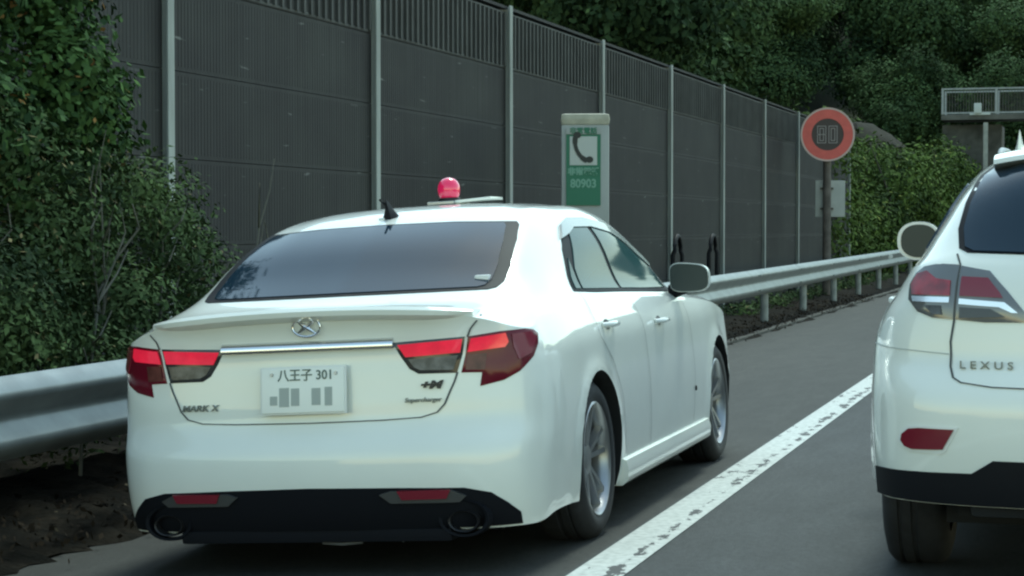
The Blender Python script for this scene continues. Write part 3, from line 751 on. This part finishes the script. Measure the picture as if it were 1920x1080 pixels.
# ================================================================ sedan
def mirrored(p, s): return [(s * u, v) for u, v in p]
sed = empty('sedan', (0, 0, 0), 'pearl white unmarked patrol sedan with a red beacon on its roof, driving on the shoulder', 'car')
sed.matrix_world = place(SED_POS, SED_ROLL, SED_YAW)
bm = sedan_shell(); sk = Skin(bm)
body = from_bm('body', bm, M['paint'], sed)
hollow(body, [(.62, 1.2, y, .335, .362) for y in (0, 2.85)] + [(-1.2, -.62, y, .335, .362) for y in (0, 2.85)], M['dark'])
def patch(name, sk, mode, polys, m, parent, smooth=40, label=None, **k):
    bm = bmesh.new()
    for p in polys: sk.patch(bm, mode, p, **k)
    return from_bm(name, bm, m, parent, smooth=smooth, label=label)
def seams(name, sk, L, m, parent, wd=.005, off=.004):
    for mode, p in L:
        bm = bmesh.new(); sk.seam(bm, mode, p, wd, off); from_bm(name, bm, m, parent, smooth=60)
gl = [(0, 1.064), (.35, 1.063), (.60, 1.062), (.627, 1.068), (.640, 1.09), (.635, 1.15), (.607, 1.255), (.577, 1.318), (.558, 1.334), (.3, 1.346), (0, 1.349)]
full = gl + [(-u, v) for u, v in gl[::-1][1:-1]]
frit = patch('window_surround', sk, 'R', [full], M['black'], sed, off=.003, inn=.01, cell=.03)
inner = [(u * .925, 1.072 + (v - 1.064) * .945) for u, v in full]
patch('rear_window', sk, 'R', [inner], M['glass'], sed, off=.007, inn=.002, cell=.03)
# side windows
def side_w(s):
    mode = 'S' if s > 0 else 'L'
    al = [(.15, 1.026), (.19, 1.09), (.30, 1.205), (.47, 1.300), (.62, 1.325), (.8, 1.333), (1.1, 1.325), (1.4, 1.285), (1.75, 1.175), (1.98, 1.06), (2.08, .968), (1.8, .975), (1.0, 1.0), (.5, 1.012)]
    tr = patch('window_trim', sk, mode, [al], M['black'], sed, off=.004, inn=.01, cell=.035)
    rw = [(.30, 1.03), (.335, 1.12), (.54, 1.283), (.68, 1.300), (.90, 1.308), (.93, 1.18), (.95, 1.012)]
    qw = [(.185, 1.033), (.215, 1.085), (.30, 1.165), (.29, 1.10), (.265, 1.031)]
    fw = [(1.01, 1.012), (.995, 1.18), (.97, 1.31), (1.1, 1.305), (1.38, 1.265), (1.70, 1.165), (1.92, 1.06), (1.98, .988), (1.5, .998)]
    patch('side_window', sk, mode, [rw], M['sideglass'], sed, off=.009, inn=.004, cell=.035)
    patch('side_window', sk, mode, [fw], M['sideglass'], sed, off=.009, inn=.004, cell=.035)
    patch('side_window', sk, mode, [qw], M['sideglass'], sed, off=.009, inn=.004, cell=.035)
    vis = [(.36, 1.25), (.5, 1.315), (.65, 1.342), (.95, 1.345), (1.3, 1.318), (1.6, 1.25), (1.9, 1.115), (1.86, 1.10), (1.55, 1.215), (1.28, 1.275), (.97, 1.302), (.66, 1.30), (.52, 1.272)]
    patch('window_visor', sk, mode, [vis], M['visor'], sed, off=.014, inn=.0, cell=.035)
side_w(1); side_w(-1)
# seams
L = []
for s in (1, -1):
    L += [('C', mirrored([(.405, .972), (.392, .955), (.378, .925), (.371, .895)], s)),
          ('C', mirrored([(.346, .765), (.338, .73), (.329, .70), (.315, .65), (.298, .62), (.262, .603), (.18, .597), (0, .594)], s))]
    md = 'S' if s > 0 else 'L'
    L += [(md, [(.96, 1.0), (.99, .85), (1.0, .6), (1.0, .30)]), (md, [(2.05, .965), (2.08, .8), (2.10, .55), (2.06, .30)]),
          (md, [(.20, 1.02), (.13, .93), (.14, .83), (.30, .72), (.43, .55), (.47, .30)])]
seams('panel_gap', sk, L, M['seam'], sed, wd=.0042)
# lights
for s in (1, -1):
    inn_ = mirrored([(.205, .886), (.366, .897), (.359, .832), (.345, .763), (.261, .765), (.241, .785), (.222, .834)], s)
    la = patch('tail_lamp', sk, 'C', [inn_], M['lampdark'], sed, off=.006, inn=.01, cell=.03, round_=.004)
    patch('red_strip', sk, 'C', [mirrored([(.217, .877), (.360, .889), (.354, .838), (.234, .829)], s)], M['red'], la, off=.009, inn=0, cell=.03)
    patch('clear_unit', sk, 'C', [mirrored([(.240, .820), (.349, .828), (.338, .775), (.266, .778), (.252, .79)], s)], M['clear'], la, off=.008, inn=0, cell=.03)
    out_ = mirrored([(.372, .897), (.443, .910), (.500, .912), (.525, .905), (.537, .885), (.533, .852), (.517, .808), (.481, .757), (.444, .727), (.392, .709), (.398, .760), (.354, .763), (.365, .829)], s)
    lb = patch('fender_lamp', sk, 'C', [out_], M['darkred'], sed, off=.007, inn=.012, cell=.03, round_=.004)
    patch('red_strip', sk, 'C', [mirrored([(.378, .889), (.452, .902), (.458, .868), (.450, .850), (.370, .838)], s)], M['red'], lb, off=.010, inn=0, cell=.03)
    patch('clear_unit', sk, 'C', [mirrored([(.370, .828), (.410, .830), (.404, .770), (.364, .772)], s)], M['amber'], lb, off=.009, inn=0, cell=.03)
    patch('lamp_lens', sk, 'C', [mirrored([(.466, .896), (.515, .900), (.525, .87), (.508, .82), (.478, .80), (.468, .85)], s)], M['palered'], lb, off=.010, inn=0, cell=.03)
# chrome bar over the plate
bm = bmesh.new(); A_ = []
for x in np.linspace(-.35, .35, 29):
    yb = sk.hit('R', x, .885)[0].y
    A_.append([bm.verts.new((x, yb + dy, z)) for dy, z in ((.03, .912), (-.004, .906), (-.017, .894), (-.023, .880), (-.020, .868), (.03, .864))])
for P0, P1 in zip(A_, A_[1:]):
    for k in range(6): bm.faces.new((P0[k], P1[k], P1[(k + 1) % 6], P0[(k + 1) % 6]))
bm.faces.new(A_[0]); bm.faces.new(A_[-1][::-1])
from_bm('chrome_bar', bm, M['chrome'], sed, smooth=60)
# black valance under the bumper
val = [(-.47, .16), (-.462, .235), (-.435, .275), (-.40, .318), (-.345, .340), (-.2, .347), (0, .352), (.2, .347), (.345, .340), (.40, .318), (.435, .275), (.462, .235), (.47, .16)]
va = patch('rear_valance', sk, 'C', [val], M['valance'], sed, off=.006, inn=.01, cell=.03)
for s in (1, -1):
    fin = patch('bumper_finisher', sk, 'C', [mirrored([(.165, .325), (.19, .292), (.335, .290), (.35, .312), (.32, .335), (.19, .337)], s)], M['greytrim'], va, off=.016, inn=.01, cell=.03)
    patch('reflector', sk, 'C', [mirrored([(.205, .338), (.215, .306), (.309, .306), (.318, .338)], s)], M['reflect'], fin, off=.022, inn=.0, cell=.03)
    bm = bmesh.new()
    lathe(bm, [(.10, .038), (-.03, .042), (-.034, .047), (-.02, .050), (.1, .050)], 28, 'Y')
    for v in bm.verts: v.co.x = v.co.x * 1.25 + s * .60; v.co.y -= .965; v.co.z = v.co.z * .85 + .215
    ex = from_bm('exhaust_pipe', bm, M['dkmetal'], va)
    # dark bezel arch round the pipe
    bm = bmesh.new(); lathe(bm, [(0, .062), (-.035, .063), (-.04, .072), (0, .078)], 28, 'Y')
    for v in bm.verts: v.co.x = v.co.x * 1.35 + s * .60; v.co.y -= .955; v.co.z = v.co.z * .95 + .225
    from_bm('exhaust_bezel', bm, M['valance'], va)
bm = bmesh.new()
bx(bm, (0, -.91, .165), (1.1, .16, .05), bev=.015)
from_bm('diffuser', bm, M['valance'], va)
bm = bmesh.new(); bx(bm, (0, 1.4, .19), (1.35, 4.3, .08)); bx(bm, (0, -.25, .26), (1.2, .5, .16))
tube(bm, [(-.72, 0, .33), (.72, 0, .33)], .04, 12); bx(bm, (.1, -.6, .20), (.7, .3, .1), bev=.03)
from_bm('underbody', bm, M['dark'], sed)
bm = bmesh.new(); tube(bm, [(.02, -.95, .135), (.10, -.96, .130), (.18, -.95, .135)], .006, 8); tube(bm, [(.33, -.95, .15), (.35, -.96, .14)], .007, 8)
from_bm('tow_hook', bm, M['alloy'], va)
# plate: mounted, facing back
PM = Matrix.Translation((-.008, -1.0, .722)) @ Matrix.Rotation(R(-7), 4, 'X')
pl_ = empty('licence_plate', (0, 0, 0), None, None); pl_.parent = sed; pl_.matrix_local = PM
for k in ('label', 'category'):
    if k in pl_: del pl_[k]
box('plate', (0, 0, 0), (.335, .008, .168), M['platewhite'], pl_, bev=.003)
box('plate_frame', (0, .005, 0), (.350, .006, .182), M['white'], pl_, bev=.002)
text('plate_writing', '八王子 301', .050, M['plategrey'], pl_, Matrix.Translation((.012, -.0045, .055)) @ FR, sx=.95, bold=.0006)
for k, (x, w_, h_) in enumerate([(-.118, .030, .034), (-.075, .040, .072), (-.030, .034, .066), (.055, .036, .064), (.105, .030, .070)]):
    box('plate_digit', (x, -.0045, -.025 + (-.012 if k == 0 else 0)), (w_, .002, h_), M['platepale'], pl_)
bm = bmesh.new(); lathe(bm, [(0, .007), (-.006, .006)], 16, 'Y', cap=True)
g0 = bmesh.ops.duplicate(bm, geom=bm.verts[:] + bm.edges[:] + bm.faces[:])
for v in g0['geom']:
    if isinstance(v, bmesh.types.BMVert): v.co.x += .26
for v in bm.verts: v.co += Vector((-.125, -.004, .062))
from_bm('plate_screws', bm, M['alloy'], pl_)
# emblem: oval ring with a crossed mark
bm = bmesh.new()
ring = [(.056 * math.cos(a), 0, .036 * math.sin(a)) for a in np.linspace(0, 2 * math.pi, 33)]
tube(bm, ring, .0045, 8, cap=False)
for sg_, wd_ in ((1, 1), (-1, 1)):
    tube(bm, [(-.036 * sg_, 0, .024), (-.012 * sg_, -.003, .007), (.012 * sg_, -.003, -.007), (.036 * sg_, 0, -.024)], [.003, .009, .009, .003], 8)
em = from_bm('emblem', bm, M['chrome'], sed); ph_, _ = sk.hit('R', .012, .960)
em.matrix_local = Matrix.Translation((.012, ph_.y - .010, .960))
def badge(name, s, size, x, z, m, sk, parent, shear=.25, sx=1.2, mode='R', bold=.0015):
    p, n = sk.hit(mode, x, z); n = Vector((n.x, n.y, 0)).normalized()
    ax = Vector((-n.y, n.x, 0)); mt = Matrix((( -n.y, 0, n.x, p.x + n.x * .006), (n.x, 0, n.y, p.y + n.y * .006), (0, 1, 0, z), (0, 0, 0, 1)))
    return text(name, s, size, m, parent, mt, ext=.003, shear=shear, sx=sx, bold=bold)
badge('model_badge', 'MARK X', .034, -.455, .662, M['badgegrey'], sk, sed, sx=1.25, bold=.0003)
badge('trim_badge', '+M', .040, .485, .722, M['badgeblack'], sk, sed, shear=.3, sx=1.5, bold=.002)
badge('script_badge', 'Supercharger', .024, .455, .668, M['badgegrey'], sk, sed, sx=1.1, bold=.0002)
# trunk lip spoiler
bm = bmesh.new(); A_ = []
for t in np.linspace(-1, 1, 49):
    x = t * .655; a_ = abs(t); yb = -.985 - .03 * (1 - a_ ** 2) + .085 * a_ ** 6; h = 1.0 - .030 * a_ ** 2.2
    th_ = .022 * (1 - a_ ** 8) + .002
    A_.append([bm.verts.new(p) for p in ((x * .985, yb + .16, h + .018), (x, yb + .05, h + .024), (x, yb - .008, h + .026 + th_ * .3), (x, yb - .022, h + .020), (x, yb - .018, h + .008 - th_ * .3), (x, yb + .03, h - .02), (x, yb + .12, h - .02))])
for P0, P1 in zip(A_, A_[1:]):
    for k in range(7): bm.faces.new((P0[k], P1[k], P1[(k + 1) % 7], P0[(k + 1) % 7]))
bm.faces.new(A_[0]); bm.faces.new(A_[-1][::-1])
from_bm('trunk_spoiler', bm, M['paint'], sed, smooth=50)
# door handles, fuel-side mark, mirror
for s in (1, -1):
    md = 'S' if s > 0 else 'L'
    for y, z in ((.32, .875), (1.36, .845)):
        p, n = sk.hit(md, y, z)
        bm = bmesh.new(); tube(bm, [(p.x + s * .004, y - .10, z), (p.x + s * .032, y - .07, z), (p.x + s * .036, y, z + .002), (p.x + s * .032, y + .07, z), (p.x + s * .004, y + .10, z)], [.011, .013, .014, .013, .011], 10)
        h_ = from_bm('door_handle', bm, M['paint'], sed)
        patch('handle_recess', sk, md, [[(y + .05 * math.cos(a), z + .022 * math.sin(a)) for a in np.linspace(0, 6.283, 17)[:-1]]], M['seam'], h_, off=.002, inn=0, cell=.04)
    p, n = sk.hit(md, 2.05, .46); bm = bmesh.new(); lathe(bm, [(0, .014), (.006, .012)], 16, 'X', cap=True)
    for v in bm.verts: v.co = Vector((p.x + s * v.co.x, 2.12 + v.co.y, .46 + v.co.z))
    from_bm('side_marker', bm, M['black'], sed)
    # mirror: rounded shell open to the back with the glass set in
    bm = bmesh.new(); rg = []
    for (yy, sc) in ((0, 1.0), (.035, 1.02), (.07, .96), (.10, .75), (.118, .4)):
        r_ = []
        for k in range(28):
            a = 2 * math.pi * k / 28; c_, s_ = math.cos(a), math.sin(a)
            ex_ = abs(c_) ** .55 * (1 if c_ > 0 else -1); ez = abs(s_) ** .55 * (1 if s_ > 0 else -1)
            r_.append(bm.verts.new((s * (.930 + ex_ * .102 * sc), 1.93 + yy, 1.035 + ez * .073 * sc - .012 * ex_ * (ez > 0))))
        rg.append(r_)
    for P0, P1 in zip(rg, rg[1:]):
        for k in range(28): bm.faces.new((P0[k], P1[k], P1[(k + 1) % 28], P0[(k + 1) % 28]))
    bm.faces.new(rg[-1]); bm.faces.new(rg[0][::-1])
    mi = from_bm('wing_mirror', bm, M['paint'], sed, smooth=60)
    bm = bmesh.new(); pg = []
    for k in range(28):
        a = 2 * math.pi * k / 28; c_, s_ = math.cos(a), math.sin(a)
        ex_ = abs(c_) ** .55 * (1 if c_ > 0 else -1); ez = abs(s_) ** .55 * (1 if s_ > 0 else -1)
        pg.append((s * (.930 + ex_ * .0985), 1.035 + ez * .0695 - .011 * ex_ * (ez > 0)))
    prism(bm, pg, .008, lambda u, v, w_: (u, 1.923 + w_, v)); from_bm('mirror_glass', bm, M['mirror'], mi, smooth=0)
    bm = bmesh.new(); tube(bm, [(s * .90, 1.985, .985), (s * .82, 2.0, .965)], [.03, .04], 10); from_bm('mirror_foot', bm, M['black'], mi)
    # side skirt
    bm = bmesh.new(); A_ = []
    for y in np.linspace(.42, 2.42, 21):
        A_.append([bm.verts.new((s * x, y, z)) for x, z in ((.86, .29), (.902, .275), (.912, .235), (.905, .185), (.88, .165), (.80, .165), (.80, .28))])
    for P0, P1 in zip(A_, A_[1:]):
        for k in range(7): bm.faces.new((P0[k], P1[k], P1[(k + 1) % 7], P0[(k + 1) % 7]))
    bm.faces.new(A_[0]); bm.faces.new(A_[-1][::-1]); from_bm('side_skirt', bm, M['paint'], sed, smooth=50)
# roof: antenna, beacon hatch
bm = bmesh.new()
def fin(bm, x, y, z, L, h, w_):
    rg = []
    for t, hh, ww in ((0, .0, .35), (.25, .28, .8), (.55, .62, 1), (.8, .92, .9), (1, 1, .35)):
        yy = y + L * (1 - t); r_ = [bm.verts.new((x + c * w_ * ww * (1 - .7 * q), yy - q * L * .12, z + q * h * max(hh, .05))) for c, q in ((-1, 0), (-.8, .5), (-.25, 1), (.25, 1), (.8, .5), (1, 0))]
        rg.append(r_)
    for P0, P1 in zip(rg, rg[1:]):
        for k in range(5): bm.faces.new((P0[k], P1[k], P1[k + 1], P0[k + 1]))
        bm.faces.new((P0[5], P1[5], P1[0], P0[0]))
    bm.faces.new(rg[0]); bm.faces.new(rg[-1][::-1])
fin(bm, -.020, .10, 1.368, .17, .092, .046)
an = from_bm('antenna', bm, M['black'], sed)
bm = bmesh.new(); tube(bm, [(-.025, .18, 1.41), (-.035, .05, 1.46)], [.009, .005], 10); from_bm('antenna_mast', bm, M['black'], an)
box('antenna_base', (-.035, .115, 1.374), (.06, .03, .02), M['white'], an, bev=.006)
be = box('beacon_tray', (-.03, .95, 1.458), (.13, .16, .014), M['alloy'], sed, bev=.004)
bm = bmesh.new(); lathe(bm, [(1.459, .055), (1.475, .052), (1.478, .046)], 28, 'Z', cap=True)
for v in bm.verts: v.co += Vector((-.01, .95, .004))
from_bm('beacon_base', bm, M['dkmetal'], be)
bm = bmesh.new(); lathe(bm, [(1.478, .044), (1.495, .051), (1.515, .054), (1.535, .052), (1.554, .043), (1.567, .029), (1.573, .010)], 32, 'Z', cap=True)
for v in bm.verts: v.co += Vector((-.01, .95, .004))
from_bm('beacon_dome', bm, M['beacon'], be)
bm = bmesh.new(); bx(bm, (.12, 1.0, 1.464), (.18, .20, .014), rot=__import__('mathutils').Euler((0, R(-2.5), 0)), bev=.004)
bx(bm, (.04, 1.0, 1.45), (.02, .16, .03)); from_bm('beacon_hatch', bm, M['paint'], sed)
bx_ = box('parcel_shelf_box', (.555, -.43, 1.10), (.06, .05, .04), M['white'], sed, bev=.01)
# wheels
tyre_me = {}
def wheel(parent, x, y, z, ro, w_, rim, s, spokes):
    root = bpy.data.objects.new('wheel', None); COL.objects.link(root); root.parent = parent; root.location = (x, y, z); root.rotation_euler = (R(17), 0, 0 if s > 0 else R(180))
    key = (ro, spokes)
    if key not in tyre_me:
        h = w_ / 2; bm = bmesh.new()
        lathe(bm, [(h - .02, rim - .005), (h - .004, rim + .012), (h, rim + .05), (h - .012, ro - .03), (h - .03, ro - .008), (h - .05, ro), (h - .062, ro), (h - .066, ro - .007), (h - .074, ro - .007), (h - .078, ro),
              (.012, ro), (.008, ro - .007), (-.008, ro - .007), (-.012, ro), (-h + .05, ro), (-h + .03, ro - .008), (-h + .012, ro - .03), (-h, rim + .05), (-h + .01, rim)], 72, 'X')
        a = from_bm('tyre', bm, M['rubber'], root)
        bm = bmesh.new()
        lathe(bm, [(h - .012, rim + .004), (h - .006, rim - .004), (h - .016, rim - .016), (h - .06, rim - .024), (-h + .03, rim - .02), (-h + .02, rim)], 64, 'X')
        lathe(bm, [(h - .045, .001), (h - .042, .030), (h - .05, .062), (h - .09, .075)], 32, 'X')
        for k in range(spokes):
            for dv in ((-.085, .085) if spokes == 5 else (0,)):
                a0 = 2 * math.pi * k / spokes; a1 = a0 + dv * 1.6; r0, r1 = .045, rim - .018
                p0 = Vector((h - .05, r0 * math.cos(a0 + dv * 2), r0 * math.sin(a0 + dv * 2))); p1 = Vector((h - .026, r1 * math.cos(a1 + dv), r1 * math.sin(a1 + dv)))
                d = (p1 - p0).normalized(); sd = Vector((1, 0, 0)).cross(d).normalized()
                V0 = [p0 + sd * q * .013 + Vector((dx, 0, 0)) for q, dx in ((-1, -.03), (-.8, 0), (.8, 0), (1, -.03))]
                V1 = [p1 + sd * q * .016 + Vector((dx, 0, 0)) for q, dx in ((-1, -.03), (-.7, 0), (.7, 0), (1, -.03))]
                a_ = [bm.verts.new(v) for v in V0]; b_ = [bm.verts.new(v) for v in V1]
                for q in range(4): bm.faces.new((a_[q], b_[q], b_[(q + 1) % 4], a_[(q + 1) % 4]))
                bm.faces.new(a_); bm.faces.new(b_[::-1])
        b = from_bm('rim', bm, M['alloy'], root)
        bm = bmesh.new(); lathe(bm, [(h - .10, .07), (h - .10, rim - .05), (h - .125, rim - .05), (h - .125, .07)], 48, 'X'); bmesh.ops.remove_doubles(bm, verts=bm.verts, dist=1e-6)
        lathe(bm, [(-.02, .0), (-.02, rim - .022)], 40, 'X')
        c = from_bm('brake_disc', bm, M['brake'], root)
        tyre_me[key] = (a.data, b.data, c.data)
    else:
        for nm, me in zip(('tyre', 'rim', 'brake_disc'), tyre_me[key]):
            o = bpy.data.objects.new(nm, me); COL.objects.link(o); o.parent = root
for y in (0, 2.85):
    for s in (1, -1): wheel(sed, s * .768, y, .330, .334, .235, .236, s, 5)

# ================================================================ SUV
suv = empty('suv', (0, 0, 0), 'tall white SUV with red and clear tail lamps at the right edge of the photo', 'car')
suv.matrix_world = place(SUV_POS, 0, 0)
bm = suv_shell(); sv = Skin(bm)
sbody = from_bm('body', bm, M['paint'], suv)
hollow(sbody, [(.62, 1.2, y, .37, .415) for y in (0, 2.74)] + [(-1.2, -.62, y, .37, .415) for y in (0, 2.74)], M['dark'])
sg_ = [(0, 1.185), (.35, 1.184), (.57, 1.19), (.600, 1.205), (.607, 1.27), (.588, 1.36), (.55, 1.46), (.505, 1.500), (.38, 1.512), (0, 1.525)]
fullg = sg_ + [(-u, v) for u, v in sg_[::-1][1:-1]]
patch('window_surround', sv, 'R', [fullg], M['black'], suv, off=.003, inn=.01, cell=.03)
patch('rear_window', sv, 'R', [[(u * .965, 1.19 + (v - 1.185) * .965) for u, v in fullg]], M['glass'], suv, off=.007, inn=.002, cell=.03)
for s in (1, -1):
    md = 'S' if s > 0 else 'L'
    patch('side_glazing', sv, md, [[(-.30, 1.20), (-.22, 1.33), (.0, 1.44), (.5, 1.475), (1.0, 1.465), (1.4, 1.42), (1.8, 1.27), (2.05, 1.13), (1.9, 1.10), (.5, 1.14)]], M['glass'], suv, off=.006, inn=.01, cell=.035)
    A1 = mirrored([(.363, .968), (.363, 1.150), (.40, 1.152), (.443, 1.142), (.462, 1.12), (.474, 1.08), (.468, 1.03), (.440, .99), (.406, .972)], s)
    B1 = mirrored([(.358, .968), (.359, 1.146), (.30, 1.130), (.262, 1.066), (.215, .975), (.222, .962), (.30, .960)], s)
    la = patch('fender_lamp', sv, 'C', [A1], M['lampclear'], suv, off=.010, inn=.012, cell=.03, round_=.005)
    patch('red_cluster', sv, 'C', [mirrored([(.372, 1.045), (.374, 1.095), (.405, 1.10), (.43, 1.125), (.452, 1.115), (.463, 1.08), (.456, 1.045)], s)], M['red2'], la, off=.014, inn=0, cell=.03)
    patch('chrome_divider', sv, 'C', [mirrored([(.372, 1.022), (.372, 1.040), (.456, 1.040), (.452, 1.022)], s)], M['chrome'], la, off=.014, inn=0, cell=.03)
    patch('reverse_unit', sv, 'C', [mirrored([(.385, .982), (.388, 1.012), (.425, 1.012), (.405, .982)], s)], M['clear'], la, off=.014, inn=0, cell=.03)
    lb = patch('tailgate_lamp', sv, 'C', [B1], M['lampclear'], suv, off=.010, inn=.012, cell=.03, round_=.005)
    patch('red_cluster', sv, 'C', [mirrored([(.352, 1.045), (.352, 1.108), (.300, 1.104), (.276, 1.060), (.268, 1.040)], s)], M['palered'], lb, off=.014, inn=0, cell=.03)
    patch('chrome_divider', sv, 'C', [mirrored([(.352, 1.018), (.352, 1.036), (.265, 1.026), (.238, .992), (.25, .992), (.275, 1.01)], s)], M['chrome'], lb, off=.014, inn=0, cell=.03)
    patch('reverse_unit', sv, 'C', [mirrored([(.350, .972), (.350, 1.008), (.29, 1.004), (.262, .978)], s)], M['lampdark'], lb, off=.013, inn=0, cell=.03)
    rf = patch('reflector_recess', sv, 'C', [mirrored([(.332, .613), (.357, .531), (.366, .522), (.430, .522), (.450, .534), (.460, .557), (.456, .586), (.438, .608), (.41, .613)], s)], M['white'], suv, off=.004, inn=.01, cell=.03)
    patch('reflector', sv, 'C', [mirrored([(.340, .606), (.362, .538), (.425, .532), (.442, .540), (.451, .558), (.448, .580), (.432, .600), (.41, .605)], s)], M['reflect'], rf, off=.009, inn=.0, cell=.03)
L = []
for s in (1, -1):
    L += [('C', mirrored([(.378, 1.185), (.362, 1.150), (.361, .96), (.366, .894), (.362, .81), (.352, .775), (.335, .760), (.276, .748), (.15, .744), (0, .742)], s)),
          ('S' if s > 0 else 'L', [(.95, 1.10), (.98, .8), (.98, .42)]), ('S' if s > 0 else 'L', [(-.12, 1.13), (-.05, .95), (.35, .75), (.45, .5)])]
seams('panel_gap', sv, L, M['seam'], suv, wd=.0042)
seams('bumper_joint', sv, [('C', mirrored([(.368, .852), (.45, .86), (.6, .87)], s)) for s in (1, -1)], M['seam2'], suv, wd=.004)
patch('lower_cladding', sv, 'C', [[(-.55, .355), (-.55, .448), (-.503, .452), (-.31, .462), (-.285, .490), (-.27, .508), (.27, .508), (.285, .490), (.31, .462), (.503, .452), (.55, .448), (.55, .355)]], M['black'], suv, off=.008, inn=.01, cell=.035)
bm = bmesh.new(); bx(bm, (0, -.86, .37), (1.1, .2, .12), bev=.03); bx(bm, (0, 1.35, .30), (1.3, 3.9, .12)); bx(bm, (0, -.35, .36), (1.2, .9, .14)); tube(bm, [(-.74, 0, .36), (.74, 0, .36)], .05, 12)
from_bm('underbody', bm, M['dark'], suv)
for s in (1, -1):
    bm = bmesh.new(); bx(bm, (s * .73, -.44, .46), (.26, .05, .26), bev=.01); from_bm('wheel_liner', bm, M['dark'], suv)
badge('lettering', 'L E X U S', .036, -.50, .818, M['badgegrey'], sv, suv, shear=0, sx=1.25, bold=.0002)
# roof spoiler, roof rail, mirror
bm = bmesh.new(); A_ = []
for t in np.linspace(-1, 1, 41):
    a_ = abs(t); x = t * .50; yb = -.66 + .10 * a_ ** 3; h = 1.548 - .035 * a_ ** 2.5
    A_.append([bm.verts.new(p) for p in ((x, yb + .32, h + .035), (x, yb + .08, h + .018), (x, yb, h), (x, yb - .004, h - .016), (x, yb + .10, h - .035), (x, yb + .30, h - .03))])
for P0, P1 in zip(A_, A_[1:]):
    for k in range(6): bm.faces.new((P0[k], P1[k], P1[(k + 1) % 6], P0[(k + 1) % 6]))
bm.faces.new(A_[0]); bm.faces.new(A_[-1][::-1]); from_bm('roof_spoiler', bm, M['paint'], suv, smooth=50)
for s in (1, -1):
    pts = []
    for y, lift in ((-.22, .0), (-.12, .06), (.05, .085), (.5, .08), (1.0, .08), (1.35, .07), (1.5, .0)):
        p, n = sv.hit('T', s * .50, y); pts.append((p.x, y, p.z + lift))
    bm = bmesh.new(); tube(bm, [(p_[0], p_[1] + .1, p_[2] - .045) for p_ in pts], [.008, .016, .016, .016, .016, .014, .01], 10); rr_ = from_bm('roof_rail', bm, M['galv'], suv)
    bm = bmesh.new(); fin(bm, s * .425, -.16, sv.hit('T', s * .425, -.10)[0].z - .012, .16, .10, .028); from_bm('rail_fin', bm, M['paint'], suv)
    bm = bmesh.new(); rg = []
    for (yy, sc) in ((0, 1.0), (.04, 1.03), (.09, .95), (.13, .7), (.15, .35)):
        r_ = []
        for k in range(32):
            a = 2 * math.pi * k / 32; c_, s_ = math.cos(a), math.sin(a)
            ex_ = abs(c_) ** .85 * (1 if c_ > 0 else -1); ez = abs(s_) ** .85 * (1 if s_ > 0 else -1)
            r_.append(bm.verts.new((s * (.955 + ex_ * .100 * sc), 1.86 + yy, 1.215 + ez * .090 * sc)))
        rg.append(r_)
    for P0, P1 in zip(rg, rg[1:]):
        for k in range(32): bm.faces.new((P0[k], P1[k], P1[(k + 1) % 32], P0[(k + 1) % 32]))
    bm.faces.new(rg[-1]); bm.faces.new(rg[0][::-1]); mi = from_bm('wing_mirror', bm, M['paint'], suv, smooth=60)
    bm = bmesh.new(); pg = []
    for k in range(32):
        a = 2 * math.pi * k / 32; c_, s_ = math.cos(a), math.sin(a)
        pg.append((s * (.952 + abs(c_) ** .85 * (1 if c_ > 0 else -1) * .086), 1.215 + abs(s_) ** .85 * (1 if s_ > 0 else -1) * .078))
    prism(bm, pg, .01, lambda u, v, w_: (u, 1.854 + w_, v)); from_bm('mirror_glass', bm, M['mirror'], mi, smooth=0)
    bm = bmesh.new(); tube(bm, [(s * .93, 1.93, 1.12), (s * .84, 1.96, 1.09)], [.035, .05], 10); from_bm('mirror_foot', bm, M['black'], mi)
    for y, z in ((.3, .99), (1.25, .96)):
        p, n = sv.hit('S' if s > 0 else 'L', y, z); bm = bmesh.new()
        tube(bm, [(p.x, y - .1, z), (p.x + s * .03, y - .07, z), (p.x + s * .035, y, z), (p.x + s * .03, y + .07, z), (p.x, y + .1, z)], [.012, .014, .015, .014, .012], 10); from_bm('door_handle', bm, M['paint'], suv)
for y in (0, 2.74):
    for s in (1, -1): wheel(suv, s * .785, y, .368, .370, .245, .245, s, 7)
